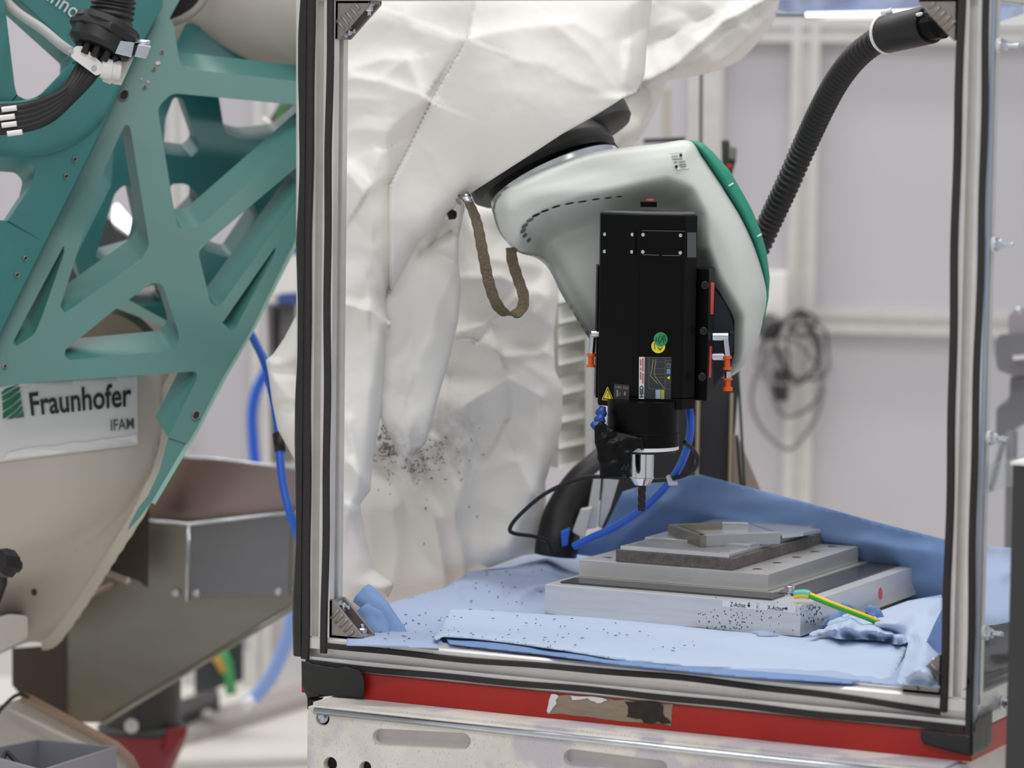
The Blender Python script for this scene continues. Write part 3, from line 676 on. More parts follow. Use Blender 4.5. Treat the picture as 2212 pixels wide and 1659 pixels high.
text_on('lettering', 'Z-Achse', [(1768, 1297), (1781, 1292), (1781, 1297), (1768, 1302)], onface_right, MATS['grey_print'], bp, .0014)
decal('red_dot', ell(1902, 1282.5, 4.6, 13.5), onface_right, mat('red_dot', S(212, 82, 84), .5), bp)
mb = MB()
for k in range(90):
    x, y = rng.normal(1580, 35), rng.uniform(1305, 1362)
    if k > 55: x, y = rng.uniform(1500, 1725), rng.uniform(1290, 1365)
    p = onface_front(x, y)-np.array([0, .0005, 0]); a = rng.rand()*6.3; l = rng.uniform(.0006, .0018); e = np.array([math.cos(a), 0, math.sin(a)])*l; n = np.array([-math.sin(a), 0, math.cos(a)])*.0005
    mb.add([p-e-n, p+e-n, p+e+n, p-e+n], [(0, 1, 2, 3)])
for k in range(40):
    x, y = rng.normal(1760, 14), rng.uniform(1310, 1352); p = onface_right(x, y)+np.array([.0005, 0, 0]); l = rng.uniform(.0006, .0018)
    mb.add([p+[0, -l, -l], p+[0, l, -l], p+[0, l, l], p+[0, -l, l*.6]], [(0, 1, 2, 3)])
o = mb.build('chip_specks', m_chip, bp); o['kind'] = 'stuff'
Z1 = PH+.0043
sp = thing('support_plate', 'middle aluminium plate of the stack with a row of countersunk holes', 'plate')
x0, y0, ex, ey, h2 = .0192, .0821, .3156, .3913, .0259
MB().box((x0-.004, y0-.006, PH+.0002), (x0+ex+.012, y0+ey+.02, Z1-.0002), TP).build('foil', mat('bare_foil', S(214, 212, 205), .3, .7), sp)
MB().box((x0, y0, Z1), (x0+ex, y0+ey, Z1+h2), TP).build('plate', mat('milled_plate', S(192, 191, 189), .34, .45, .07, 9, bump=.08, bscale=160, stretch=(1, 1, 10)), sp, bevel=.0008)
def onz(px, py, z): p = onZ(px, py, PZ+z); return p
for px, py in ((1636, 1230), (1680, 1216.5), (1721, 1204.5), (1761, 1192.5), (1798, 1181.5), (1312, 1205)):
    c = onz(px, py, Z1+h2)
    MB().lathe([(.0078, 0), (.0078, .0007), (.0066, .0008)], c, (0, 0, 1), 24).build('countersink', m_steel, sp, True, auto=30)
    MB().lathe([(.0045, .0009), (.0045, .00095)], c, (0, 0, 1), 20).build('bore', m_hole, sp)
st = thing('stone_block', 'dark grey rough block between the middle plate and the workpiece', 'block')
u0, v0, fx, fy, h3 = .0771, .0912, .1961, .3889-.006, .0182
m_stone = mat('rough_dark_grey', S(98, 93, 90), .75, .1, .28, 90, bump=.5, bscale=260)
MB().box((u0, v0, Z1+h2), (u0+fx, v0+fy, Z1+h2+h3), TP).build('block', m_stone, st, bevel=.0012)
Z3 = Z1+h2+h3
wp = thing('workpiece', 'bright milled metal workpiece with a raised angular pocket on top of the stack', 'workpiece')
m_mill = mat('bright_milled', S(206, 206, 207), .24, .7, .06, 20, bump=.25, bscale=14, stretch=(1.6, 12, 1))
def zp(pts, z): return [onz(x, y, z) for x, y in pts]
def zprism(name, pts, z0, z1, m=None, bevel=.0):   # px outline measured on the top face z1
    P = zp(pts, z1); return MB().prism([P], (0, 0, z0-z1)).build(name, m or m_mill, wp, bevel=bevel)
ta = .006
q = lambda u, v, z: TP((u, v, z))
wx0, wy0, wx1, wy1 = u0+.006, v0+.004, u0+fx-.008, v0+fy-.006
MB().box((wx0, wy0, Z3), (wx1, wy1, Z3+ta), TP).build('lower_step', m_mill, wp, bevel=.0005)
MB().box((wx0+.004, wy0+.085, Z3+ta), (wx1-.001, wy1-.002, Z3+ta+.005), TP).build('upper_step', m_mill, wp, bevel=.0005)
# feed-mark ridges on both steps
mb = MB()
for k in range(34):
    yy = wy0+.004+k*.0024; mb.box((wx0+.002+.012*rng.rand(), yy, Z3+ta), (wx1-.004-.02*rng.rand(), yy+.0011, Z3+ta+.0008*rng.uniform(.5, 1.3)), lambda p: TP((p[0], p[1]+.18*(p[0]-wx0)*0, p[2])))
for k in range(60):
    yy = wy0+.09+k*.0047; mb.box((wx0+.09, yy, Z3+ta+.005), (wx1-.003-.012*rng.rand(), yy+.0022, Z3+ta+.005+.0008*rng.uniform(.5, 1.2)), TP)
o = mb.build('feed_marks', m_mill, wp); o['kind'] = 'stuff'
# raised angular walls of the pocket
za, zb = Z3+ta+.005, Z3+ta+.019
def wall(name, a, b, w, z0, z1, m=None):
    A = onz(a[0], a[1], z1)[:2]; B = onz(b[0], b[1], z1)[:2]; e = (B-A)/np.linalg.norm(B-A); n = np.array([-e[1], e[0]])*w/2
    P = [A-n, B-n, B+n, A+n]; return MB().hexa([(p[0], p[1], PZ+z0) for p in P]+[(p[0], p[1], PZ+z1) for p in P]).build(name, m or m_mill, wp, bevel=.0005)
m_millbrown = mat('milled_dark_reflect', S(150, 142, 126), .25, .9, .1, 20)
wall('pocket_wall', (1449, 1133), (1520, 1157), .010, za-.004, zb, m_millbrown)
wall('pocket_wall', (1449, 1133), (1560, 1128), .010, za-.004, zb, m_millbrown)
wall('pocket_wall', (1560, 1128), (1616, 1129), .012, za-.004, zb)
wall('pocket_wall', (1510, 1155), (1682, 1149), .012, za-.004, zb, mat('milled_front_wall', S(176, 180, 182), .3, .75, .05, 40, stretch=(30, 30, 1), bump=.1, bscale=100))
zprism('pocket_facet', [(1470, 1137), (1560, 1131), (1616, 1131), (1665, 1150), (1600, 1152), (1530, 1154)], za-.003, za+.004)
zprism('pocket_facet', [(1616, 1130), (1700, 1135), (1772, 1143), (1735, 1151), (1690, 1156), (1680, 1148)], za-.003, za+.002)
# ================================================================== GROUND CABLE
gc = thing('ground_cable', 'green and yellow earthing cable bolted to the base plate corner', 'cable')
zt = PZ+PH
path = [U(*p) for p in spline([(1716, 1285.5, 4.975), (1740, 1284, 4.97), (1765, 1293, 4.965), (1800, 1307, 4.96), (1840, 1322, 4.96), (1872, 1334, 4.965), (1900, 1346, 4.975)], 8)]
MB().tube(path, .0044, 16).build('cable', mat('green_insulation', S(56, 172, 52), .4), gc, True)
up = np.array([0, 0, 1.])
MB().tube([p+up*.0022-FW*.0019+RX*.0012 for p in path[10:-2]], .0026, 10).build('yellow_stripe', mat('yellow_insulation', S(244, 212, 40), .4), gc, True)
sl = path[:12]
MB().tube(sl, .0064, 14).build('crimp_sleeve', MATS['yellow_insulation'], gc, True)
MB().tube([p+up*.0014-FW*.0006 for p in sl], .0060, 12).build('crimp_sleeve', mat('teal_sleeve', S(92, 196, 176), .4), gc, True)
cb = onZ(1706, 1284, zt)
MB().lathe([(.0135, 0), (.0135, .002), (.0125, .0025)], cb, up, 28).build('washer', m_steel, gc, True, auto=30)
MB().lathe([(.0118, .0026), (.0118, .004)], cb, up, 28).build('washer', m_steel, gc, True, auto=30)
MB().lathe([(.0078, .004), (.0078, .013), (.0072, .0136)], cb, up, 24).build('bolt_head', m_steel, gc, True, auto=30)
MB().lathe([(.004, .0137), (.004, .0138)], cb, up, 6).build('hex_socket', m_hole, gc)
lg = onZ(1680, 1282, zt)
MB().lathe([(.009, .001), (.009, .003)], lg, up, 20).build('cable_lug', m_steel, gc, True, auto=30)
MB().hexa([lg+np.array([-.002, -.004, .001]), cb+np.array([0, -.006, .0027]), cb+np.array([0, .006, .0027]), lg+np.array([-.002, .004, .001])]+[lg+np.array([-.002, -.004, .003]), cb+np.array([0, -.006, .0045]), cb+np.array([0, .006, .0045]), lg+np.array([-.002, .004, .003])]).build('cable_lug', m_steel, gc)
# ================================================================== ROBOT WRIST
rw = thing('robot_wrist', 'pale grey robot wrist casting with green end cover and black joint flange', 'robot')
head = [(1062, 452), (1075, 425), (1110, 398), (1165, 368), (1230, 343), (1290, 327), (1345, 319), (1420, 311), (1490, 304), (1520, 345), (1560, 405), (1600, 470), (1630, 535), (1650, 600), (1656, 645), (1648, 690), (1636, 738), (1610, 788), (1575, 816), (1535, 829), (1450, 830), (1330, 800), (1288, 752), (1262, 716), (1235, 672), (1212, 634), (1192, 592), (1178, 572), (1158, 557), (1130, 549), (1112, 540), (1092, 520), (1074, 492)]
head = [tuple(p) for p in resample(np.array([q for q in spline(head+[head[0]], 6)]), 8)[:-1]]
recess = [(1140, 540), (1150, 505), (1195, 475), (1260, 452), (1330, 437), (1395, 420), (1440, 412), (1478, 428), (1498, 470), (1504, 540), (1530, 610), (1580, 690), (1578, 780), (1540, 850), (1330, 860), (1200, 640)]
HD = 5.20
def head_d(x, y, E=None):
    x = np.asarray(x, float); y = np.asarray(y, float)
    if E is None: E = np.clip(sdist(x, y, head), 0, 999)
    t = np.clip(1-E/62., 0, 1); edge = 1-np.sqrt(np.clip(1-t*t, 0, 1))
    rec = sdist(x, y, recess)
    lip = sstep(-34, 40, rec)
    d = HD+.050*edge+.085*lip
    d = d-.018*sstep(0, 1, (x-1350)/260)*(1-lip)           # right lobe swells towards us
    d = d+.030*sstep(1100, 1060, x)
    d = d-.020*np.exp(-((x-1230)**2/150**2+(y-415)**2/40**2))
    return d
sheet('housing', head, lambda x, y, E: U(x, y, head_d(x, y, E)), m_head, rw, 5, back=lambda x, y, E: U(x, y, HD+.052+.11*np.sqrt(np.clip(1-np.clip(1-E/90., 0, 1)**2, 0, 1))))
hf = lambda x, y: U(x, y, head_d(x, y))
gpoly = [(1488, 303), (1502, 303), (1520, 310), (1540, 328), (1576, 368), (1602, 412), (1624, 452), (1643, 498), (1656, 545), (1663, 600), (1660, 645), (1650, 695), (1640, 735), (1648, 690), (1653, 640), (1646, 590), (1626, 525), (1596, 462), (1556, 398), (1516, 338)]
sheet('green_cover', gpoly, lambda x, y, E: U(x, y, HD+.026+.02*np.clip(1-E/16., 0, 1)**2), m_green, rw, 4, back=lambda x, y, E: U(x, y, HD+.11-.02*np.clip(1-E/16., 0, 1)**2))
for a, b in (((1574, 402), (1584, 396)), ((1636, 511), (1645, 506))):
    MB().tube([U(a[0], a[1], HD+.024), U(b[0], b[1], HD+.026)], .0014, 8).build('cover_clip', m_whitepl, rw, True)
for k, (x, y, a, b, r) in enumerate([(1143, 519, 6, 3.4, -.9), (1134, 509, 6.5, 3.4, -.8), (1130, 499, 7.5, 3.6, -.7), (1134, 488, 8, 3.4, -.55), (1145, 476, 9, 3, -.42), (1158, 465, 10, 2.4, -.38), (1177, 456, 10, 1.9, -.3), (1201, 447, 10, 1.7, -.27), (1230, 440, 10, 1.5, -.2), (1258, 436, 10, 1.4, -.16), (1287, 431, 9, 1.3, -.12), (1314, 428, 8, 1.2, -.1), (1338, 425, 7, 1.1, -.08)]):
    decal('vent_slot', ell(x, y, a, b, r, 12), hf, m_hole if k > 4 else mat('vent_grey', S(104, 106, 102), .6), rw, .0022, .001)
decal('rating_plate', [(1447, 331), (1474, 328), (1488, 364), (1462, 367)], hf, mat('plate_silver', S(206, 207, 204), .4, .2), rw, .002, .001)
for cx, cy in ((1470.5, 335), (1461, 360)): decal('plate_screw', ell(cx, cy, 3.2, 3.4), hf, m_hole, rw, .0034, .001)
for i, (xa, ya, l) in enumerate([(1450, 337, 14), (1452, 344, 22), (1455, 350, 8), (1466, 349, 14), (1467, 355, 15), (1469, 360, 13)]):
    decal('plate_text_line', [(xa, ya), (xa+l, ya-1.5), (xa+l+.7, ya+.2), (xa+.7, ya+1.7)], hf, MATS['vent_grey'], rw, .0032, .0006)
# joint flange stack along its tilted axis
C0 = U(1200, 388, 5.36); ca, sa = math.cos(math.radians(11)), -math.sin(math.radians(11))
AX = (.406*RX+.914*DN)*ca+FW*sa; AX /= np.linalg.norm(AX)
MB().lathe([(.1085, -.006), (.111, -.004), (.111, .004), (.107, .03)], C0, AX, 72).build('polished_ring', m_steel, rw, True, auto=35)
CF = U(1180, 379, 5.37)
MB().lathe([(.100, -.060), (.112, -.040), (.121, -.026), (.123, -.022), (.123, -.008), (.114, .000)], CF, AX, 72).build('joint_flange', m_rubber, rw, True, auto=35)
C1 = U(1256, 325, 5.40)
MB().lathe([(.052, -.06), (.052, .0), (.056, .02), (.060, .04)], C1, AX, 64).build('joint_neck', m_black, rw, True, auto=35)
MB().lathe([(.056, -.036), (.056, -.028)], C1, AX, 64).build('green_ring', m_green, rw, True, auto=35)
C2 = U(1282, 272, 5.41)
MB().lathe([(.050, -.04), (.060, -.034), (.064, -.014), (.064, .006), (.058, .014), (.046, .018)], C2, AX, 64).build('upper_joint', m_dkmetal, rw, True, auto=35)
for k in range(0):
    a = -.9+k*.38; u = np.cross(AX, FW); u /= np.linalg.norm(u); w = np.cross(AX, u); p = C2+AX*.0135+.0575*(math.cos(a)*u+math.sin(a)*w)
    MB().tube([p-AX*.002, p+AX*.0022], .0035, 8).build('joint_slot', m_hole, rw)
for k in range(0):
    a = -0.5+k*.28; u = np.cross(AX, FW); u /= np.linalg.norm(u); w = np.cross(AX, u)
    p = CF-AX*.004+.1180*(math.cos(a+2.6)*u+math.sin(a+2.6)*w)
    MB().tube([p-AX*.003, p+AX*.003], .0035, 8).build('flange_bolt_hole', m_hole, rw)
fc_ = U(1440, 726, 5.235); fd = FW*1.0; fd[2] = 0; fd /= np.linalg.norm(fd)
MB().lathe([(.104, -.022), (.1075, -.019), (.1075, .03)], fc_, fd, 72).build('tool_flange', mat('dark_navy_flange', S(32, 34, 46), .35, .3), rw, True, auto=35)
# ================================================================== MILLING SPINDLE
sd = thing('milling_spindle', 'black eight-sided milling spindle hanging from the robot wrist with end mill pointing down', 'spindle')
def vz(px, py, d, py2):    # vertical run: top point at (px,py,d), z of the point straight below that shows at py2
    p = U(px, py, d); zs_ = np.linspace(0, .8, 801); q = np.stack([np.full(801, p[0]), np.full(801, p[1]), p[2]-zs_], 1); yy = px_of(q)[1]
    return p, p[2]-np.interp(py2, yy, zs_)
top = [(1298, 458, 5.150), (1384, 460, 5.088), (1480, 459, 5.084), (1507, 457, 5.110)]
pts = [U(*t) for t in top]; zt_ = np.mean([p[2] for p in pts]); _, zb_ = vz(1384, 460, 5.088, 884)
foot = [np.array([p[0], p[1]]) for p in pts]
fwd = fd[:2]; rt = RX[:2]/np.linalg.norm(RX[:2])
foot += [foot[3]+fwd*.075, foot[3]+fwd*.115-rt*.035, foot[0]+fwd*.085+rt*.035, foot[0]+fwd*.05]
def spr(z0, z1, name, m=m_black, inset=0., bevel=.0015, ft=None):
    ft = ft or foot; c = np.mean(ft, 0); F_ = [c+(p-c)*(1-inset) for p in ft]
    return MB().prism([[np.array([*p, z1]) for p in F_]], (0, 0, z0-z1)).build(name, m, sd, bevel=bevel)
spr(zb_+.018, zt_-.004, 'body'); spr(zt_-.0042, zt_, 'top_cap', m_blackside, .04); spr(zb_, zb_+.0172, 'lower_flange', m_black, .004)
sfront = [planefn([(*[px_of([*foot[i], z])[j] for j in (0, 1)], depth_of([*foot[i], z])) for i, z in ((k, zb_), (k, zt_), (k+1, zt_))]) for k in range(3)]
F0 = lambda x, y: U(x, y, sfront[0](x, y)); F1 = lambda x, y: U(x, y, sfront[1](x, y)); F2 = lambda x, y: U(x, y, sfront[2](x, y))
m_seam = mat('seam_line', S(64, 66, 68), .4, .4)
for f, pl in ((F0, [(1303, 498), (1373, 499), (1373, 550), (1303, 549)]), (F1, [(1386, 499), (1474, 499), (1474, 552), (1386, 552)])):
    decal('cover_plate', pl, f, m_black, sd, .0014, .0012)
for f, q in ((F0, [(1306.5, 506), (1366, 506.5), (1306, 543), (1365, 544)]), (F1, [(1389, 507), (1470, 508.5), (1388.5, 544), (1469.5, 546)])):
    for x, y in q:
        p = f(np.array([x]), np.array([y]))[0]; n = (CAM-p)/np.linalg.norm(CAM-p)
        MB().lathe([(.0029, .0015), (.0027, .0026), (.0012, .003)], p, n, 16).build('screw', m_steel, sd, True, auto=40)
decal('edge_line', [(1386, 497.5), (1480, 499), (1480, 500.2), (1386, 498.7)], F1, m_blackside, sd, .0016)
decal('edge_line', [(1388, 549.5), (1424, 550.5), (1424, 552), (1388, 551)], F1, m_blackside, sd, .003); decal('edge_line', [(1430, 551), (1470, 551.5), (1470, 553), (1430, 552.5)], F1, m_blackside, sd, .003)
decal('side_plate', [(1484.5, 502), (1504, 502), (1504, 556), (1484.5, 556)], F2, mat('lit_grey_panel', S(88, 90, 92), .4, .4), sd, .0012)  # light on the right face painted in as a paler grey plate
decal('edge_line', [(1380.5, 870.5), (1402, 872), (1402, 873), (1380.5, 872)], F1, m_blackside, sd, .0014)
# mounting block with three socket bolts and red stickers
blk = [(1506, 581, 5.130), (1532, 581, 5.122), (1545, 580, 5.150)]
bpnts = [U(*b) for b in blk]; _, zbb = vz(1532, 581, 5.122, 866); ztb = bpnts[1][2]
bft = [np.array(p[:2]) for p in bpnts]; bft = bft+[bft[2]+fwd*.03, bft[0]+fwd*.05]
MB().prism([[np.array([*p, ztb]) for p in bft]], (0, 0, zbb-ztb)).build('mounting_block', m_black, sd, bevel=.001)
bl = foot[0]+rt*-.003+fwd*.02
P_ = [bl, bl+rt*.01, bl+rt*.01+fwd*.06, bl+fwd*.06-rt*.001]
_, zl1 = vz(1293, 575, 5.17, 860); zl0 = U(1293, 575, 5.17)[2]
MB().prism([[np.array([*p, zl0]) for p in P_]], (0, 0, zl1-zl0)).build('mounting_block', m_black, sd)
pf = planefn([(1507, 600, 5.130), (1533, 600, 5.122), (1520, 860, 5.126+.0)]); PFf = lambda x, y: U(x, y, pf(x, y))
for x, y in ((1522.5, 616), (1519.5, 715), (1516.5, 814)):
    p = onz_ = U(x, y, 5.1225); n = -fd
    MB().lathe([(.0062, -.002), (.0062, .0012), (.0054, .002), (.0036, .0021), (.0034, .0006)], p, n, 24).build('socket_bolt', m_rubber, sd, True, auto=30)
    MB().lathe([(.0033, .0010), (.0033, .0013)], p, n, 6).build('hex_socket', m_hole, sd)
PS = [bpnts[1], bpnts[2]]; sdn = np.cross(bpnts[2]-bpnts[1], [0, 0, 1.]); sdn /= np.linalg.norm(sdn)
def onside(x, y): v = ray(x, y); return CAM+v*(((bpnts[1]-CAM)@sdn)/(v@sdn))[..., None]
m_redst = mat('red_sticker', S(206, 58, 56), .45)
decal('red_sticker', [(1535.5, 610), (1543, 610), (1541, 679), (1534.5, 679)], onside, m_redst, sd, .0012); decal('red_sticker', [(1533, 748), (1538, 748), (1536, 816), (1531, 816)], onside, m_redst, sd, .0012)
# stickers and rating plate
m_stg = mat('green_sticker', S(30, 148, 92), .5); m_sty = mat('yellow_sticker', S(244, 226, 48), .5)
decal('round_sticker', ell(1422, 748, 15, 15), F1, m_sty, sd, .0012); decal('round_sticker', ell(1427, 733, 15, 15.5), F1, m_stg, sd, .0022)
def scribble(pts, f, lift=.0030, w=.0005):
    P = [f(np.array([x]), np.array([y]))[0] for x, y in pts]; P = [p+(CAM-p)/np.linalg.norm(CAM-p)*lift for p in P]
    MB().tube(P, w, 6).build('handwriting', m_letter, sd)
scribble([(1419, 728), (1416.5, 738)], F1); scribble([(1422, 736), (1426, 724), (1431, 731), (1424, 742), (1421, 735)], F1); scribble([(1432, 724), (1434, 742)], F1); scribble([(1435, 724), (1438, 738)], F1)
scribble([(1413, 742), (1415, 755)], F1, .002); scribble([(1420, 750), (1428, 756)], F1, .002); scribble([(1424, 757), (1431, 750)], F1, .002)
wt = [(1301, 863.5), (1312.5, 837), (1324, 865)]
decal('warning_triangle', roundp([(1299.5, 864), (1312.5, 834.5), (1326, 866)], 3), F0, m_sty, sd, .001); decal('warning_triangle', roundp([(1301.5, 862.5), (1312.5, 837.5), (1323.5, 864)], 2), F0, m_letter, sd, .0018); decal('warning_triangle', [(1304.5, 860), (1312.5, 842.5), (1320.5, 861.5)], F0, m_sty, sd, .0026)
decal('warning_mark', [(1310, 857.5), (1311, 848), (1314, 848.5), (1315, 858.5)], F0, mat('dull_yellow', S(172, 150, 30), .5), sd, .0034)
m_lab = mat('grey_label', S(44, 45, 48), .5); m_gl = mat('grey_print_light', S(150, 150, 154), .5)
decal('tool_label', [(1326.5, 829), (1360, 832), (1359, 868), (1325.5, 864.5)], F0, m_lab, sd, .001)
text_on('lettering', 'HSK F63', [(1329.5, 833), (1357, 836), (1357, 841), (1329.5, 838)], F0, m_gl, sd, .002)
for a in ([(1332, 843), (1335, 843), (1335, 857), (1332, 857)], [(1337, 846), (1338, 846), (1338, 856), (1337, 856)], [(1340, 847), (1341, 847), (1341, 855), (1340, 855)]): decal('tool_pictogram', a, F0, m_gl, sd, .002)
decal('tool_pictogram', [(1350, 846), (1353, 850.5), (1350, 855.5), (1347, 850.5)], F0, mat('pink_print', S(222, 160, 160), .5), sd, .002); decal('tool_pictogram', ell(1350, 850.5, 1.6, 1.8, 0, 8), F0, m_redst, sd, .003)
decal('tool_pictogram', [(1336, 861), (1349, 862.4), (1349, 863.6), (1336, 862.2)], F0, m_lab, sd, .002)
# rating plate: turned through 90 degrees, reads bottom to top
decal('rating_label', [(1380.5, 771), (1450.5, 771.5), (1449, 862.5), (1380, 861)], F1, m_lab, sd, .0008)
decal('rating_label', [(1380.5, 771), (1392.5, 771), (1391, 862), (1380, 861)], F1, m_paper, sd, .0014)
text_on('lettering', 'HSD', [(1381.5, 858), (1381.5, 833), (1390, 833), (1390, 858)], F1, m_letter, sd, .0022, .04)
m_redp = mat('red_print', S(170, 66, 66), .5)
def pl_line(a, b, w, m, lift=.002):
    a, b = np.array(a, float), np.array(b, float); e = (b-a)/np.linalg.norm(b-a); n = np.array([-e[1], e[0]])*w/2
    decal('diagram_line', [a-n, b-n, b+n, a+n], F1, m, sd, lift)
for a, b in (((1384, 820), (1384, 803)), ((1384, 800), (1384, 794)), ((1384, 790), (1384, 776)), ((1388.7, 828), (1388.7, 806)), ((1388.7, 802), (1388.7, 774))): pl_line(a, b, 2.4, m_redp, .0022)
m_dl = mat('dim_line', S(110, 110, 114), .5); m_dy = mat('dim_yellow', S(168, 166, 70), .5)
for a, b in (((1402, 772), (1402, 840)), ((1393, 804), (1402, 804)), ((1437, 773), (1436, 838)), ((1413, 782), (1437, 782)), ((1412, 796), (1437, 796)), ((1411, 808), (1436, 808)), ((1412, 815), (1436, 815)), ((1402, 840), (1450, 841)), ((1437, 779), (1450, 779)), ((1436, 824), (1450, 824)), ((1392, 772.2), (1450, 772.2))): pl_line(a, b, .8, m_dl)
for a, b in (((1417, 775), (1414, 800)), ((1414, 800), (1414, 812)), ((1414, 812), (1436, 840))): pl_line(a, b, 1.1, m_gl)
for a, b in (((1411, 776), (1408, 800)), ((1408, 800), (1405, 812)), ((1405, 812), (1421, 829))): pl_line(a, b, 1.1, m_dy)
decal('rating_label', [(1416, 842), (1427, 842), (1427, 861.5), (1416, 861.5)], F1, mat('pale_blue_print', S(158, 174, 190), .5), sd, .002); decal('rating_label', [(1428, 842), (1435, 842), (1435, 862), (1428, 862)], F1, m_dy, sd, .002)
decal('rating_label', [(1440, 797), (1448, 797), (1448, 808), (1440, 808)], F1, mat('blue_print', S(96, 138, 182), .5), sd, .002); decal('warning_mark', [(1440, 816), (1447, 812), (1446.5, 820)], F1, m_sty, sd, .002)
text_on('lettering', 'CE', [(1440, 795), (1440, 784), (1448, 784), (1448, 795)], F1, m_gl, sd, .002)
# air fittings
def fitting(cx, cy, d, side, name='air_fitting'):
    a = U(cx, cy, d)
    MB().tube([a-RX*.010*side, a+RX*.014*side], .0064, 16).build(name, m_steel, sd, True, auto=40)
    MB().tube([a+RX*.009*side, a+RX*.009*side-np.array([0, 0, .030])+RX*.004*side], .005, 14).build(name, m_steel, sd, True, auto=40)
    q0 = a+RX*.013*side-np.array([0, 0, .030])
    mb = MB().lathe([(.0074, 0), (.0074, .004), (.0046, .005), (.0046, .017), (.0072, .018), (.0072, .021)], q0, (0.05*side*RX[0], 0, -1), 16)
    mb.build('orange_collar', m_orange, sd, True, auto=30); return q0
q0 = fitting(1553, 727, 5.155, 1); q1 = U(1560, 770, 5.16)
MB().tube([q1-RX*.016, q1+RX*.009], .0058, 16).build('air_fitting', m_steel, sd, True, auto=40)
q2 = q0-np.array([0, 0, .024])+RX*.002
MB().lathe([(.0050, 0), (.0050, .010)], q2, (0, 0, -1), 14).build('air_fitting', m_steel, sd, True, auto=40)
MB().lathe([(.0072, .010), (.0072, .013), (.0046, .014), (.0046, .023), (.0078, .025), (.0078, .030)], q2, (0, 0, -1), 16).build('orange_collar', m_orange, sd, True, auto=30)
MB().tube([U(1574, 722, 5.16), U(1583, 720, 5.15)], .0035, 10).build('black_pin', m_hole, sd, True)
fitting(1288, 722, 5.19, -.55)
mb = MB().lathe([(.013, 0), (.013, .008)], U(1401, 447, 5.2), (0, 0, 1), 24); mb.build('top_socket', m_black, sd, True, auto=40)
MB().lathe([(.009, .008), (.006, .0125)], U(1404, 447, 5.2), (0, 0, 1), 16).build('top_plug', mat('dusty_red_plug', S(150, 80, 78), .6), sd, True)
# nose: collar, tape, tool holder, end mill
ac = U(1389, 920, 5.135); ax0 = np.array([ac[0], ac[1], 0])
zpy = lambda py: vz(1389, 900, 5.135, py)[1] if py > 900 else U(1389, py, 5.135)[2]
zc0, zc1, zc2 = U(1389, 878, 5.135)[2], zpy(931), zpy(961)
MB().lathe([(.0560, zc2), (.0563, zc1-.001), (.0548, zc1), (.0548, zc0+.01)], ax0, (0, 0, 1), 56).build('nose_collar', m_black, sd, True, auto=30)
rg = MB(); v = []; f = []
for i in range(25):
    a = math.radians(-118+i*5.2); e = RX*math.cos(a)*.0555+fd*math.sin(a)*.0555; v += [ax0+e+np.array([0, 0, zc2+.0005]), ax0+e+np.array([0, 0, zc2-.006]), ax0+e*.93+np.array([0, 0, zc2-.006]), ax0+e*.93+np.array([0, 0, zc2+.0005])]
for i in range(24):
    for k in range(4): f.append((i*4+k, i*4+(k+1) % 4, i*4+4+(k+1) % 4, i*4+4+k))
rg.add(v, f).build('nose_ring', m_whitepl, sd, True, auto=30)
MB().lathe([(.050, zc2-.010), (.052, zc2+.002)], ax0, (0, 0, 1), 48).build('nose_face', m_rubber, sd, True, auto=30)
zh0, zh1, zh2 = zpy(970), zpy(1031), zpy(1047)
m_chrome = mat('polished_chrome', S(226, 228, 232), .12, 1.0)
MB().lathe([(.0120, zh2), (.0185, zh1-.0008), (.0185, zh1), (.0178, zh1+.0005), (.0178, zh0), (.021, zh0+.003), (.021, zh0+.008)], ax0, (0, 0, 1), 48).build('tool_holder', m_chrome, sd, True, auto=25)
zm1 = zpy(1103); v = []; f = []; seg = 24; nn = 40
for i in range(nn+1):
    t = i/nn; z = zh2+.002+(zm1-zh2-.002)*t; tw = t*5.2 if t > .12 else .62
    for k in range(seg):
        a = 2*math.pi*k/seg; rr = .0062*(1 if t < .12 else .80+.22*abs(math.sin(2*(a)))); v.append(ax0+np.array([rr*math.cos(a+tw), rr*math.sin(a+tw), z]))
for i in range(nn):
    for k in range(seg): k2 = (k+1) % seg; f.append((i*seg+k, i*seg+k2, (i+1)*seg+k2, (i+1)*seg+k))
f += [tuple(range(seg)), tuple(nn*seg+k for k in range(seg))]
MB().add(v, f).build('end_mill', mat('coated_carbide', S(46, 42, 42), .3, .6), sd, True, auto=50)
m_bagtape = mat('glossy_black_film', S(12, 12, 13), .3, 0, .3, 60, bump=.3, bscale=60, spec=.15)
tpoly = rag([(1283, 928), (1296, 908), (1306, 916), (1330, 930), (1390, 945), (1392, 972), (1378, 968), (1366, 975), (1366, 1030), (1340, 1032), (1297, 1032), (1296, 1010), (1290, 985)], 2, 4)
sheet('tape_wrap', tpoly, lambda x, y, E: U(x, y, 5.085-.016*crumple(x, y, 26, 21)-.008*np.sqrt(np.clip(E, 0, 25)/25)), m_bagtape, sd, 4, back=lambda x, y, E: U(x, y, 5.10+.02*np.sqrt(np.clip(E, 0, 25)/25)))
# segmented blue coolant nozzle
P = [U(*p) for p in spline([(1303, 868, 5.12), (1299, 890, 5.11), (1295, 908, 5.105), (1287, 924, 5.10)], 6)]
Lh = MB(); L_ = np.array(P)
for k in range(3):
    c = U(*[(1299, 890, 5.108), (1296, 906, 5.103), (1288, 920, 5.10)][k]); a = np.array([RX*.25+np.array([0, 0, 1.])*1.0, RX*.35+np.array([0, 0, 1.]), RX*.8+np.array([0, 0, .8])][k])
    Lh.lathe([(.0045, -.007), (.0085, -.005), (.0092, .0), (.0060, .005), (.0050, .009)], c, a, 20)
Lh.build('coolant_nozzle', mat('dark_blue_plastic', S(24, 66, 140), .25), sd, True, auto=60)
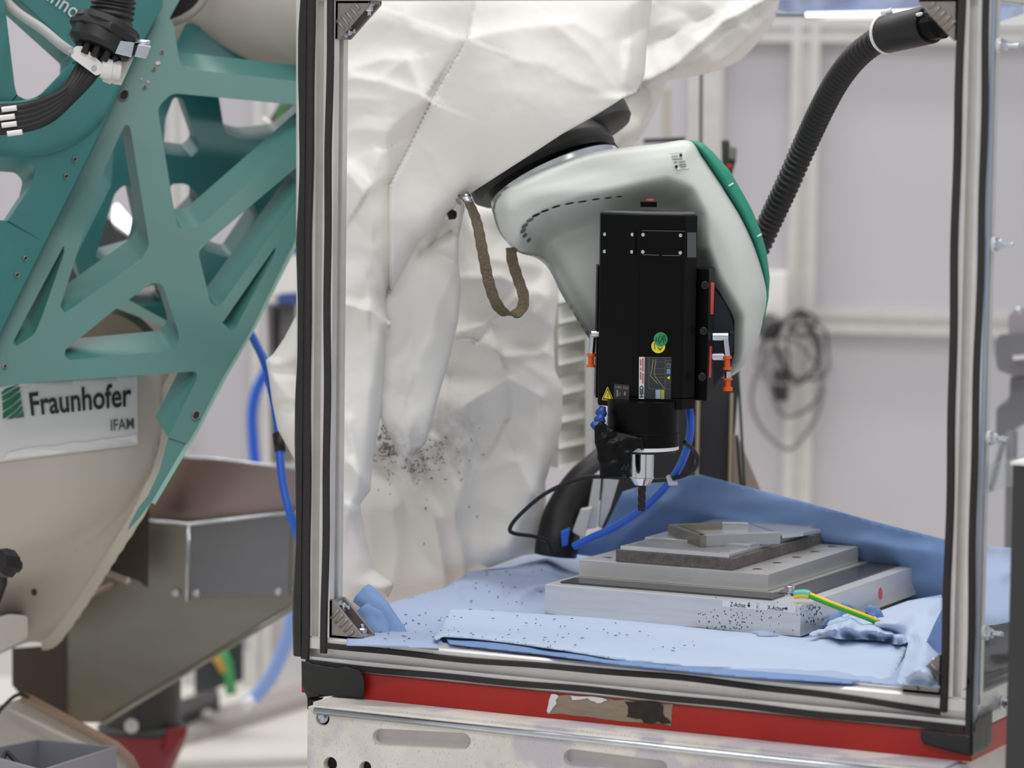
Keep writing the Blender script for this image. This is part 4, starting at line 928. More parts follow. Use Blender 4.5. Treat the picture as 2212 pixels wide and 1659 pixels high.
# ================================================================== WHITE COVERS
cov = thing('robot_cover', 'white ripstop cover draped over the robot forearm with a slanted hem above the wrist', 'cover')
main = [(690, -30), (1412, -30), (1404, 40), (1397, 100), (1393, 160), (1375, 200), (1345, 212), (1330, 222), (1287, 249), (1215, 289), (1157, 327), (1070, 383), (1019, 416), (990, 440), (962, 470), (935, 500), (905, 520), (878, 570), (850, 618), (838, 640), (842, 690), (846, 702), (830, 722), (833, 760), (830, 830), (822, 900), (806, 990), (800, 1060), (778, 1090), (790, 1160), (806, 1230), (852, 1262), (840, 1290), (800, 1300), (690, 1400), (640, 1400), (640, 1100), (640, -30)]
def cov_d(x, y, E):
    d = 5.32+0*x
    body = sstep(860, 1120, x)*sstep(620, 250, y+.55*(x-1000)*0)             # bulge of the arm inside the sleeve
    d = d-.10*body
    d = d-.05*np.exp(-((x-1170)/210.)**2-((y-210)/150.)**2)
    # big fold: right panel lies over the left one along this line
    line = [(1012, 80), (985, 130), (950, 190), (915, 260), (880, 330), (845, 400), (850, 640)]
    q, qx, qy = segdist(x, y, line, False); left = x < np.interp(y, [-40, 80, 130, 190, 260, 330, 400, 640, 1400], [1030, 1012, 985, 950, 915, 880, 845, 842, 842])
    d = d+np.where(left, .035*np.exp(-q/55.), -.012*np.exp(-q/70.))
    for pts, a, w, w2 in (([(875, 35), (890, 60), (975, 90), (1010, 85)], -.020, 22, 50), ([(755, 150), (830, 128), (880, 130), (900, 175), (918, 215)], -.024, 14, 46), ([(752, 160), (815, 175), (880, 128)], -.012, 10, 30), ([(760, 170), (825, 176), (905, 205)], -.016, 10, 34), ([(918, 215), (880, 240), (835, 290), (830, 380), (800, 405)], -.030, 12, 60), ([(755, 360), (800, 400), (818, 330)], -.018, 8, 40), ([(752, 375), (790, 420), (808, 460), (806, 540), (838, 640)], -.022, 12, 40), ([(1010, 85), (1130, 60), (1240, 50), (1300, 85), (1345, 150), (1348, 208)], -.030, 16, 60), ([(1200, 55), (1270, 110), (1335, 200)], -.014, 12, 30), ([(1345, 212), (1250, 180), (1180, 140), (1120, 130)], -.012, 18, 30), ([(905, 520), (960, 400), (930, 330)], -.012, 24, 40), ([(1390, 60), (1340, 90), (1345, 205)], .022, 14, 26), ([(1355, 0), (1362, 90), (1350, 200)], -.016, 8, 20)):
        d = d+crease(x, y, pts, a*.55, w*1.25, w2=w2*1.2)
    # left column of hanging cloth
    col = sstep(560, 700, y)
    d = d+.05*sstep(500, 900, y)*0-.06*col*sstep(700, 820, x)*0
    for pts, a, w, w2 in (([(752, 660), (800, 672), (843, 700), (830, 722)], -.026, 14, 40), ([(806, 540), (790, 600), (800, 660)], -.016, 16, 36), ([(770, 480), (800, 520), (790, 640), (752, 700)], .014, 20, 30), ([(828, 720), (800, 850), (790, 990), (760, 1090)], -.020, 26, 40), ([(752, 910), (770, 1000), (778, 1090)], -.014, 14, 30), ([(756, 1000), (790, 1040), (800, 1060), (776, 1100)], -.020, 10, 24), ([(750, 1090), (790, 1200), (850, 1262)], -.018, 14, 30), ([(800, 1190), (830, 1240), (850, 1262)], .012, 10, 20)):
        d = d+crease(x, y, pts, a, w, w2=w2)
    left_top = sstep(960, 780, x)*sstep(900, 500, y)
    d = d-.026*(crumple(x, y, 120, 31)-.35)*left_top-.010*(crumple(x, y, 190, 77)-.35)*(1-left_top)
    d = d+.0015*(fbm(x/22., y/22., 2)-.5)
    hem = np.minimum(np.abs((y-212)-(x-1345)*(-.70)), 999)
    d = d+.05*np.exp(-E/16.)*(1-sstep(1010, 1060, x)*sstep(190, 215, y))
    return d
def cov_fn(x, y, E): return U(x, y, cov_d(x, y, E)-.25*sstep(760, 690, x)*sstep(560, 760, y)*0)
sheet('sleeve', main, cov_fn, m_fab, cov, 5, .0015)
# underside of the sleeve, visible below the hem, and the leg hanging down to the chip pocket
leg = [(1000, 425), (1004, 450), (992, 510), (990, 560), (996, 620), (990, 690), (975, 760), (955, 830), (938, 890), (928, 930), (918, 960), (895, 985), (875, 990), (855, 972), (838, 935), (822, 905), (815, 860), (820, 700), (832, 640), (870, 575), (905, 515), (960, 468)]
def leg_d(x, y, E):
    d = 5.37+.0*x-.00012*(y-500)*0
    d = d-.022*np.sqrt(np.clip(1-np.clip(1-E/80., 0, 1)**2, 0, 1))
    for pts, a, w, w2 in (([(960, 480), (925, 540), (990, 565)], .03, 20, 30), ([(990, 440), (965, 480), (975, 500)], .02, 8, 14), ([(905, 620), (890, 720), (880, 850)], .016, 40, 30), ([(990, 560), (950, 650), (900, 800)], -.012, 24, 44), ([(1000, 440), (950, 470), (915, 540)], -.016, 8, 20), ([(975, 500), (940, 520), (915, 540)], .022, 9, 16)): d = d+crease(x, y, pts, a, w, w2=w2)
    return d-.012*(crumple(x, y, 70, 5)-.3)
sheet('hanging_leg', leg, lambda x, y, E: U(x, y, leg_d(x, y, E)), soiled(m_fab, 'soiled_leg_fabric', [(U(890, 985, 5.36), .07, .8)]), cov, 5, .0015)
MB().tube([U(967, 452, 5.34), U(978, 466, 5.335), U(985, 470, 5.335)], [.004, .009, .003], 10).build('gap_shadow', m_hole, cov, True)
outp = [(662, 640), (640, 680), (614, 730), (590, 765), (574, 778), (580, 810), (588, 870), (600, 928), (618, 960), (640, 1000), (664, 1030)]
def out_d(x, y, E): return 5.38+.0*x-.028*(crumple(x, y, 60, 8)-.3)+.03*np.exp(-E/12.)+crease(x, y, [(580, 800), (640, 880), (664, 1000)], -.01, 12, w2=26)
sheet('outer_flap', outp+[(700, 1030), (700, 640)], lambda x, y, E: U(x, y, out_d(x, y, E)), m_fab, cov, 5, .0015)
sheet('outer_flap', [(664, 1040), (650, 1070), (638, 1105), (650, 1150), (664, 1180), (700, 1180), (700, 1040)], lambda x, y, E: U(x, y, 5.36-.03*(crumple(x, y, 40, 9)-.3)), m_fab, cov, 5, .0015)
# farther cover: gathered cloth over the rear of the machine
rc = thing('rear_cover', 'soft white cover hanging in wide folds behind the robot wrist', 'cover')
rear = [(820, 905), (850, 880), (930, 700), (985, 560), (1000, 470), (1010, 440), (1100, 430), (1178, 540), (1200, 600), (1206, 645), (1196, 720), (1199, 800), (1216, 838), (1213, 920), (1196, 985), (1178, 1040), (1181, 1100), (1197, 1165), (1187, 1194), (1130, 1200), (1060, 1226), (1010, 1236), (990, 1250), (962, 1270), (905, 1284), (850, 1300), (800, 1320), (760, 1340), (720, 1200), (760, 1000)]
def rear_d(x, y, E):
    d = 5.62+.10*sstep(1050, 1300, x)
    for pts, a, w, w2 in (([(1000, 470), (1060, 560), (1180, 580), (1190, 620)], -.03, 26, 60), ([(990, 600), (1080, 600), (1180, 640), (1200, 740)], -.03, 16, 50), ([(985, 720), (1050, 700), (1120, 640)], -.025, 14, 40), ([(1050, 740), (1090, 770), (1180, 760)], -.035, 12, 36), ([(975, 800), (1040, 730), (1060, 700)], .02, 20, 30), ([(1000, 880), (1100, 820), (1170, 860), (1170, 1020), (1100, 1180)], -.045, 30, 60), ([(1190, 700), (1215, 850), (1160, 1060)], -.03, 20, 40), ([(930, 960), (985, 1100), (1005, 1230)], -.045, 14, 40), ([(900, 1060), (940, 1120), (962, 1260)], -.05, 16, 46), ([(830, 1010), (870, 1090), (900, 1170), (960, 1255)], .022, 16, 30), ([(970, 870), (1000, 950), (1000, 1040), (985, 1100)], -.03, 20, 40), ([(1120, 1000), (1150, 1060), (1180, 1120), (1190, 1190)], -.03, 16, 40), ([(850, 1100), (860, 1190), (840, 1290)], -.02, 26, 30)): d = d+crease(x, y, pts, a, w, w2=w2)
    d = d-.06*(crumple(x, y, 130, 15)-.35)*sstep(950, 1000, x)*sstep(900, 760, y)-.03*(crumple(x, y, 150, 18)-.35)
    return d+.05*np.exp(-E/14.)
m_soil = soiled(m_fab, 'soiled_cover_fabric', [(U(838, 935, 5.60), .085, 1.0), (U(905, 985, 5.58), .075, .75), (U(960, 950, 5.58), .10, .55)])
sheet('drape', rear, lambda x, y, E: U(x, y, rear_d(x, y, E)), m_soil, rc, 6, .0015)
mb = MB()
for k in range(0, 420, 2):
    if k < 170: x, y = rng.normal(838, 14), rng.normal(945, 34)
    elif k < 330: x, y = rng.normal(900, 34), rng.normal(990, 26)
    else: x, y = rng.normal(920, 60), rng.normal(1010, 60)
    if not inside(np.array([x]), np.array([y]), rear)[0]: continue
    p = U(x, y, rear_d(np.array([x]), np.array([y]), np.array([60.]))[0]-.004 if k < 250 or x > 930 else 5.50); a = rng.rand()*3.14; l = rng.uniform(.0010, .0065 if k < 170 else .0030); e = (RX*math.cos(a)+DN*math.sin(a))*l; n = (RX*-math.sin(a)+DN*math.cos(a))*.0006
    mb.add([p-e-n, p+e-n, p+e+n, p-e+n], [(0, 1, 2, 3)])
ch2 = mb.build('metal_chips', m_chip); tag(ch2, 'dark metal chips stuck in the folds of the rear white cover', 'chips'); ch2['kind'] = 'stuff'
uc = thing('upper_cover', 'bright white cover bunched up behind the forearm at the top of the opening', 'cover')
up1 = [(1380, -30), (1690, -30), (1680, 20), (1670, 50), (1640, 90), (1600, 130), (1560, 150), (1500, 165), (1440, 172), (1420, 230), (1395, 280), (1365, 318), (1330, 330), (1320, 250), (1340, 100)]
def up_d(x, y, E):
    d = 5.66+.05*sstep(1450, 1350, x)
    for pts, a, w, w2 in (([(1690, -20), (1560, 50), (1450, 150), (1410, 170)], -.05, 14, 46), ([(1640, -20), (1520, 40), (1400, 100)], .03, 18, 30), ([(1660, 40), (1590, 110), (1520, 160)], -.03, 12, 34), ([(1440, 172), (1500, 130), (1600, 60)], -.02, 14, 26), ([(1390, 170), (1410, 220), (1380, 290)], -.025, 14, 26)): d = d+crease(x, y, pts, a, w, w2=w2)
    return d-.03*(crumple(x, y, 80, 25)-.3)+.05*np.exp(-E/14.)
sheet('drape', up1, lambda x, y, E: U(x, y, up_d(x, y, E)), m_fab, uc, 6, .0015)
# ================================================================== STRAP, HOSES, CABLES INSIDE
gs = thing('ground_strap', 'flat braided metal earthing strap looping below the wrist', 'strap')
cp = [(1000, 424, 5.30), (1014, 440, 5.25), (1030, 480, 5.22), (1042, 540, 5.20), (1056, 610, 5.19), (1075, 660, 5.19), (1102, 681, 5.20), (1126, 668, 5.21), (1131, 640, 5.215), (1118, 600, 5.225), (1106, 560, 5.235), (1105, 535, 5.24)]
P = resample(np.array([U(*p) for p in spline(cp, 10)]), .004); v = []; f = []; n = len(P)
def ribbon(P, wid, th, wdir):
    v = []; f = []; n = len(P)
    for i, p in enumerate(P):
        t = P[min(i+1, n-1)]-P[max(i-1, 0)]; t = t/np.linalg.norm(t); w = wdir(i/(n-1)); w = w-t*(w@t); w /= np.linalg.norm(w); b = np.cross(t, w)
        wv = wid*(1+.06*math.sin(i*1.3)); v += [p-w*wv-b*th, p+w*wv-b*th, p+w*wv+b*th, p-w*wv+b*th]
    for i in range(n-1):
        for k in range(4): f.append((i*4+k, i*4+(k+1) % 4, i*4+4+(k+1) % 4, i*4+4+k))
    f += [(3, 2, 1, 0), tuple((n-1)*4+k for k in range(4))]; return v, f
m_braid = mat('tinned_braid', S(100, 90, 72), .5, .5, .35, 260, bump=1.0, bscale=420)
v, f = ribbon(P, .0086, .0012, lambda t: RX*(1.0)+FW*(.55-.9*t)+DN*.15)
MB().add(v, f).build('braid', m_braid, gs)
MB().tube([U(990, 436, 5.31), U(1012, 420, 5.30)], .006, 12).build('terminal', m_steel, gs, True)
MB().tube([U(1000, 430, 5.29), U(1012, 436, 5.255)], .0075, 12).build('crimp', m_steel, gs, True)
def corrugated(path, r, pitch, depth=.14):
    P = resample(np.array(path), pitch/4); rr = [r*(1-depth*.5+depth*.5*[1, .6, -1, .6][i % 4]) for i in range(len(P))]
    return P, rr
sh = thing('suction_hose', 'black corrugated suction hose running from the upper right corner down behind the wrist', 'hose')
P, rr = corrugated(pxpath([(1925, 72, 5.08), (1893, 88, 5.10), (1850, 122, 5.14), (1810, 172, 5.2), (1775, 235, 5.26), (1740, 310, 5.32), (1700, 400, 5.36), (1665, 475, 5.4), (1640, 530, 5.42), (1600, 610, 5.44)], 14), .0205, .0100, .30)
MB().tube(P, rr, 20).build('corrugated_tube', m_rubber, sh, True)
a, b = U(1915, 74, 5.08), U(2010, 53, 4.98); dv = (b-a)/np.linalg.norm(b-a); Lc = np.linalg.norm(b-a)
MB().lathe([(.026, 0), (.029, .004), (.029, Lc*.98), (.0275, Lc)], a, dv, 28).build('hose_cuff', m_rubber, sh, True, auto=35)
MB().lathe([(.025, Lc), (.025, Lc+.028), (.017, Lc+.036), (.012, Lc+.046)], a, dv, 10).build('end_fitting', m_black, sh, True, auto=25)
MB().lathe([(.0305, -.002), (.0305, .004)], a, dv, 28).build('cable_tie', m_whitepl, sh, True, auto=30)
MB().tube([a-DN*.030-RX*.008, a-DN*.036+RX*.008], .005, 8).build('tape_residue', mat('clear_tape_residue', S(214, 220, 218), .3), sh, True)
# residue of clear tape on the cuff
MB().tube([U(1932, 45, 5.04), U(1960, 38, 5.0), U(1990, 30, 4.96)], .003, 8).build('tape_residue', MATS['clear_tape_residue'], sh, True)
ah = thing('air_hose', 'blue air hose curving from the spindle down across the blue cloth', 'hose')
MB().tube(pxpath([(1487, 870, 5.2), (1492, 910, 5.2), (1488, 950, 5.22), (1472, 1000, 5.26), (1440, 1050, 5.3), (1390, 1098, 5.33), (1330, 1138, 5.37), (1280, 1160, 5.4), (1240, 1180, 5.42)], 10), .0062, 14).build('hose', m_bluehose, ah, True)
MB().tube([U(1443, 1028, 5.27), U(1449, 1044, 5.265), U(1462, 1044, 5.27)], [.0035, .005, .0035], 10).build('cable_tie', m_whitepl, ah, True)
bc = thing('black_cable', 'thin black cable looping left from the spindle over the rear cover', 'cable')
MB().tube(pxpath([(1478, 955, 5.18), (1500, 975, 5.2), (1507, 1000, 5.22), (1490, 1022, 5.25), (1450, 1034, 5.28), (1400, 1038, 5.32), (1310, 1030, 5.36), (1250, 1035, 5.38), (1180, 1065, 5.4), (1125, 1110, 5.42), (1102, 1140, 5.43), (1110, 1152, 5.44), (1150, 1158, 5.46), (1180, 1168, 5.5), (1192, 1195, 5.52)], 10), .0034, 10).build('cable', m_rubber, bc, True)
th = thing('thick_hose', 'thick black hose leaning behind the spindle nose', 'hose')
MB().tube(pxpath([(1372, 940, 5.7), (1320, 1000, 5.68), (1262, 1050, 5.66), (1222, 1110, 5.64), (1204, 1170, 5.62), (1200, 1200, 5.62)], 10), .036, 24).build('hose', m_rubber, th, True)
pn = thing('equipment_stand', 'black equipment panel standing upright behind the spindle nose', 'stand')
def quadbox(name, pts, d, t, m, par):  # px quad on a frontal plane, t metres thick
    P = [U(x, y, d) for x, y in pts]; e = fd*t; return MB().prism([P], e).build(name, m, par, bevel=.002)
m_dk2 = mat('black_panel', S(40, 40, 42), .55, 0, .1, 5)
quadbox('panel', [(1330, 800), (1600, 780), (1578, 1060), (1560, 2130), (1330, 2130), (1300, 1120), (1300, 1000)], 6.0, .05, m_dk2, pn)
m_beige = mat('beige_edge', S(176, 164, 136), .6)
quadbox('edge_strip', [(1506, 800), (1513, 800), (1509, 1030), (1502, 1030)], 5.98, .015, m_beige, pn); quadbox('edge_strip', [(1578, 850), (1584, 850), (1580, 1060), (1573, 1060)], 5.98, .015, m_beige, pn)
quadbox('foot_gusset', [(1582, 930), (1600, 955), (1665, 1110), (1660, 2130), (1572, 2130)], 6.0, .04, mat('warm_grey', S(150, 144, 136), .6), pn)
kc = thing('black_cable', 'pair of thin dark green cables hanging beside the black panel', 'cable')
MB().tube(pxpath([(1594, 800, 5.95), (1600, 900, 5.95), (1608, 1050, 5.95)], 6), .0026, 8).build('cable', mat('dark_green_cable', S(36, 66, 66), .5), kc, True)
MB().tube(pxpath([(1592, 940, 5.95), (1596, 1000, 5.95), (1602, 1060, 5.95)], 6), .0026, 8).build('cable', m_rubber, kc, True)
br = thing('profile_brace', 'aluminium profile struts leaning behind the blue cloth left of the tool tip', 'strut')
quadbox('strut', [(1283, 1030), (1300, 1015), (1290, 1140), (1262, 1145)], 5.60, .03, m_alu, br); quadbox('strut', [(1305, 1015), (1345, 1010), (1318, 1100), (1300, 1140), (1292, 1140)], 5.61, .03, m_alu, br); quadbox('strut', [(1236, 1150), (1255, 1100), (1280, 1095), (1262, 1165)], 5.58, .02, m_alu, br)
quadbox('blue_clip', [(1211, 1148), (1232, 1140), (1226, 1178), (1214, 1182)], 5.57, .012, m_bluehose, br)
# louvred white housing behind the rear cover
lv = thing('louvre_box', 'pale louvred housing half hidden behind the rear white cover', 'housing')
m_lv = mat('pale_louvre', S(208, 208, 202), .6)
quadbox('backing', [(1190, 540), (1300, 540), (1300, 1010), (1190, 1010)], 5.98, .1, m_lv, lv)
for y0 in (600, 645, 690, 735, 800, 860, 915, 960):
    P = [U(1206, y0+20, 5.95), U(1266, y0, 5.95), U(1266, y0+42, 5.91), U(1206, y0+56, 5.91)]; MB().prism([P], fd*.02).build('slat', m_lv, lv, bevel=.002)
quadbox('corner_post', [(1264, 540), (1281, 540), (1281, 1000), (1264, 1010)], 5.9, .05, m_lv, lv)
# ================================================================== TEAL MACHINE FRAME ON THE LEFT
tf = thing('robot_lattice', 'teal laser-cut lattice frame of the large robot left of the enclosure', 'robot frame')
TF = planefn([(0, 800, 5.42), (650, 300, 5.62), (300, 100, 5.60)])
ET = (-26, -40)
lat = [(351, -60), (400, -60), (388, 0), (366, 40), (375, 52), (381, 92), (388, 136, 6), (398, 148, 8), (720, 184), (720, 330), (655, 432), (646, 498), (538, 716), (481, 810), (421, 927), (402, 958), (362, 945), (373, 925), (427, 816, 6), (424, 802, 8), (76, 826), (-60, 842), (-60, 836), (0, 720), (98, 525), (196, 329), (259, 187), (285, 136), (320, 76), (351, 16)]
B_ = roundp([(340, 232, 16), (372, 201, 14), (720, 234), (720, 242), (661, 286), (427, 492, 14), (384, 494, 12), (372, 430)], 8)
C_ = roundp([(262, 285), (272, 268), (281, 274, 6), (323, 532, 14), (306, 558, 8), (158, 664), (134, 678, 8), (130, 662), (190, 475), (228, 360)], 5)
D_ = roundp([(138, 530), (139, 545), (92, 680), (75, 722, 12), (35, 748, 6), (27, 742), (56, 684)], 3)
E_ = roundp([(244, 672), (330, 610, 12), (351, 614, 8), (385, 716), (388, 738, 14), (372, 757, 10), (152, 778), (140, 770, 6), (141, 756)], 5)
F_ = roundp([(428, 545, 10), (449, 523), (585, 408), (652, 352), (655, 412), (482, 652), (470, 665, 8), (455, 655)], 4)
G_ = roundp([(595, 533), (594, 548), (508, 710), (500, 715), (480, 698)], 2)
flat('front_lattice', [roundp(lat, 3), B_, C_, D_, E_, F_, G_], TF, .045, m_teal2, tf, .0025, E=ET)
TL = planefn([(0, 300, 5.33), (350, 0, 5.58), (0, 720, 5.405)])
side = [(-80, -60), (353, -60), (351, 16), (285, 136), (196, 329), (98, 525), (0, 722), (-80, 880)]
W1 = roundp([(8, -20), (20, -20), (160, 108, 6), (158, 130), (85, 206, 10), (58, 215, 8), (38, 206, 10), (33, 188)], 4)
W2 = roundp([(-60, 335), (62, 343, 12), (78, 362, 12), (70, 396), (17, 476), (-60, 470)], 5)
flat('side_plate', [side, W1, W2], TL, .05, m_teal, tf, .002, E=(-30, 30))
rear1 = [roundp([(352, 332), (358, 256), (375, 210, 8), (394, 214, 6), (432, 322, 10), (414, 340, 6)], 8), roundp([(468, 180), (640, 200), (664, 250), (606, 296), (530, 304, 14), (486, 290, 14)], 10), roundp([(368, 470), (369, 398), (402, 396, 14), (428, 420, 14), (430, 450), (398, 482)], 8),
         roundp([(248, 418, 10), (268, 400), (284, 404), (305, 500), (296, 548), (232, 566), (206, 556)], 8), roundp([(452, 440), (536, 420), (560, 470), (500, 560), (440, 540)], 10), roundp([(262, 640), (340, 612), (356, 660), (250, 664)], 6)]
TR_ = lambda x, y: TF(x, y)+.30
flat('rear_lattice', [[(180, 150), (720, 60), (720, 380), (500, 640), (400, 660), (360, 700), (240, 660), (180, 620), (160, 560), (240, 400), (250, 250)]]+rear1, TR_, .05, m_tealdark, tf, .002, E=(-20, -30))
flat('rear_beam', [[(240, 662), (264, 640), (362, 694), (360, 712), (352, 704)]], lambda x, y: TF(x, y)+.22, .04, mat('teal_pale_beam', S(150, 184, 172), .45), tf)
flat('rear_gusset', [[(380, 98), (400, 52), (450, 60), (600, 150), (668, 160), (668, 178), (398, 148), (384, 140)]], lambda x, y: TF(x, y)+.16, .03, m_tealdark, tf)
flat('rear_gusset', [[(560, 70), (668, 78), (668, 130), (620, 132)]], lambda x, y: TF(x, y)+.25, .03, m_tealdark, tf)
# round boss, bores
ring = ell(60, 140, 205, 200, 0, 64); rin = ell(60, 140, 40, 40, 0, 24)
Lr = [U(x, y, TL(x, y)-.004) for x, y in ring if True]
clip = [(x, y) for x, y in ring]
mb = MB(); P0 = [U(x, y, TL(x, y)-.0005) for x, y in ring]
bossp = [p for p in ring if p[1] > 214 and p[0] > -60 and sdist(np.array([p[0]]), np.array([p[1]]), side)[0] > 4]
bossp = sorted(bossp, key=lambda p: p[0])
sheet('boss', [(-60, 222)]+[(40, 218), (120, 205), (180, 150), (235, 110), (275, 140), (258, 186)]+bossp[::-1], lambda x, y, E: U(x, y, TL(x, y)-.003-.014*np.sqrt(np.clip(1-np.clip(1-segdist(x, y, bossp, False)[0]/34., 0, 1)**2, 0, 1))), m_teal, tf, 6, .01)
for x, y, r, pl in ((268, 205, 10, TF), (350, 112, 3.5, TF), (333, 148, 3.5, TF), (313, 187, 3.5, TF), (162, 344, 4, TL), (143, 381, 4, TL), (55, 558, 4, TL), (37, 594, 4, TL), (11, 791, 4, TF), (424, 897, 8, TF)):
    decal('bore', ell(x, y, r*.85, r*1.15, .5, 16), lambda a, b, q=pl: U(a, b, q(a, b)), m_hole, tf, .0025, .0012)
    MB().tube([U(px_, py_, pl(px_, py_)-.0028) for px_, py_ in ell(x, y, r*.95, r*1.25, .5, 16)+ell(x, y, r*.95, r*1.25, .5, 16)[:1]], .0009, 6).build('bore_rim', m_cast, tf)
m_chipw = mat('bare_primer', S(206, 198, 190), .7)
for pl in ([(336, 134), (345, 132), (347, 138), (338, 141)], [(316, 176), (322, 174), (321, 180)], [(303, 168), (308, 170), (305, 173)]): decal('paint_chip', pl, lambda a, b: U(a, b, TF(a, b)), m_chipw, tf, .0028, .0006)
m_lt = mat('white_lettering', S(222, 226, 226), .5)
LF = lambda x, y: U(x, y, TL(x, y)-.001)
text_on('lettering', 'inno', [(118, -26), (176, 16), (160, 42), (100, 0)], LF, m_lt, tf, .003)
text_on('lettering', 'IFA', [(156, 62), (182, 78), (176, 98), (150, 80)], LF, m_lt, tf, .003)
flat('lower_arm', [[(366, 936), (425, 920), (392, 972), (326, 1085), (300, 1120), (275, 1147), (282, 1128), (300, 1095), (320, 1070), (344, 1018)]], lambda x, y: TF(x, y)+.002, .012, m_teal2, tf, .001)
# right edge bevel of the lattice: pale strip, its highlight painted into the colour
flat('edge_bevel', [[(646, 498), (655, 432), (662, 420), (662, 440), (655, 505), (548, 716), (490, 815), (430, 930), (400, 980), (335, 1090), (326, 1085), (392, 972), (421, 927), (481, 810), (538, 716)]], lambda x, y: TF(x, y)+.004, .04, mat('teal_edge_highlight', S(132, 172, 160), .4), tf)
# ---- clear hose behind the cable clamp
ch_ = thing('clear_hose', 'milky clear plastic hose crossing the window of the teal frame to the cable clamp', 'hose')
MB().tube(pxpath([(-20, -40, 5.3), (30, 20, 5.3), (90, 62, 5.28), (130, 95, 5.26), (160, 116, 5.24)], 8), .0078, 14).build('hose', mat('milky_plastic', S(206, 206, 204), .25, trans=.4), ch_, True)
# ---- cable bundle and holder
cb_ = thing('cable_holder', 'black corrugated conduit with clamp ring and white strain relief on the teal frame', 'cable holder')
DC = 5.22
path = pxpath([(255, -60, DC-.01), (246, 0, DC), (240, 40, DC), (232, 75, DC)], 12)
P, rr = corrugated(path, .0355, .0085, .12)
MB().tube(P, rr, 28).build('corrugated_conduit', m_rubber, cb_, True)
ad = U(205, 128, DC)-U(232, 60, DC); ad /= np.linalg.norm(ad)
aa = (ad*.96-FW*.22); aa /= np.linalg.norm(aa)
MB().lathe([(.044, -.010), (.052, -.006), (.054, .004), (.050, .010), (.050, .034), (.040, .040)], U(232, 60, DC), aa, 40).build('clamp_ring', m_rubber, cb_, True, auto=30)
MB().lathe([(.058, .000), (.060, .004), (.060, .012), (.058, .015)], U(233, 66, DC+.004), aa, 8).build('clamp_flange', m_rubber, cb_, auto=30)
mb = MB()
for k in range(12):
    a = 2*math.pi*k/12; u = np.cross(aa, FW); u /= np.linalg.norm(u); w = np.cross(aa, u); p = U(216, 108, DC)+.032*(math.cos(a)*u+math.sin(a)*w); mb.tube([p-aa*.010, p+aa*.022], .006, 8)
mb.build('gland_fingers', m_rubber, cb_, True)
quad = lambda name, pts, d, t, m, par, bev=.001: flat(name, [pts], (lambda x, y: d+0*np.asarray(x, float)), t, m, par, bev)
quad('latch', [(260, 88), (291, 92), (284, 124), (248, 115)], DC-.045, .020, m_steel, cb_); quad('latch', [(298, 96), (327, 100), (316, 127), (290, 122)], DC-.042, .020, m_steel, cb_); quad('latch_gap', [(291, 96), (298, 98), (290, 121), (283, 119)], DC-.040, .02, m_hole, cb_)
MB().tube([U(292, 90, DC-.03), U(324, 94, DC-.03)], .005, 10).build('latch_pin', m_steel, cb_, True)
quad('strain_relief', roundp([(153, 112), (164, 99), (180, 100), (222, 138), (220, 158), (208, 164), (154, 124)], 5), DC-.03, .016, m_whitepl, cb_)
MB().lathe([(.016, 0), (.016, .016), (.0135, .017), (.0135, .023), (.0150, .024), (.0150, .030)], U(218, 146, DC-.02), (RX*.95+DN*.12+FW*.25), 24).build('strain_relief', m_whitepl, cb_, True, auto=30)
quad('bracket_bar', [(256, 122), (288, 126), (262, 184), (246, 182), (236, 176)], DC+.01, .03, m_alu, cb_); quad('bracket_bar', [(216, 158), (245, 150), (250, 170), (238, 182), (222, 176)], DC, .03, m_whitepl, cb_)
for x, y in ((153, 110), (203, 147)): MB().lathe([(.0042, 0), (.0038, .002), (.002, .0021)], U(x, y, DC-.031), -FW, 14).build('screw', m_steel, cb_, True, auto=30)
for i, off in enumerate([(-26, -8), (-14, -2), (-2, 3), (8, 8), (18, 13)]):
    c = thing('black_cable', ['uppermost', 'second from the top', 'middle', 'second from the bottom', 'lowest'][i]+' of the five black cables curving left from the clamp', 'cable', 'black cables from the clamp')
    o = i*11
    MB().tube(pxpath([(205+off[0]*.5, 118+off[1], DC), (190+off[0]*.62, 150+off[1], DC-.012*i*.3), (150+off[0]*.2, 190+o*.55, DC-.015), (105, 215+o*.95, DC-.02), (50, 232+o*1.0, DC-.02), (-30, 238+o*1.05, DC-.02)], 10), .0078, 14).build('cable', m_rubber, c, True)
mk = MB()
for x, y in ((20, 236), (16, 254), (20, 270), (32, 288)): mk = MB().tube([U(x-16, y+1, DC-.030), U(x+16, y-3, DC-.030)], .0045, 8); o = mk.build('cable_marker', m_whitepl); tag(o, {236: 'white marker clip on the uppermost cable at the left edge', 254: 'white marker clip on the second cable at the left edge', 270: 'white marker clip on the middle cable at the left edge', 288: 'white marker clip on the lowest cables at the left edge'}[y], 'cable clip', 'white cable markers')
# ================================================================== BEIGE ARM SEGMENT AT THE TOP
ar = thing('robot_forearm', 'beige cylindrical robot arm segment at the top behind the teal frame', 'robot arm')
a0, a1 = U(385, -40, 5.95), U(720, 20, 5.75); adir = (a1-a0)/np.linalg.norm(a1-a0)
MB().lathe([(.095, -.02), (.112, .0), (.118, .02), (.118, .12), (.122, .14), (.122, .5)], a0, adir, 64).build('segment', m_housing, ar, True, auto=30)
quad_ = [(366, 48), (358, 20), (372, -50), (455, -50), (436, -4), (412, 20)]; flat('open_end', [quad_], (lambda x, y: 5.70+0*np.asarray(x, float)), .01, m_hole, ar)
MB().tube([U(*p) for p in spline([(364, 52, 5.70), (400, 38, 5.70), (430, 14, 5.70), (448, -20, 5.70), (458, -60, 5.70)], 6)], .007, 10).build('end_lip', mat('grey_lip', S(150, 146, 140), .5), ar, True)
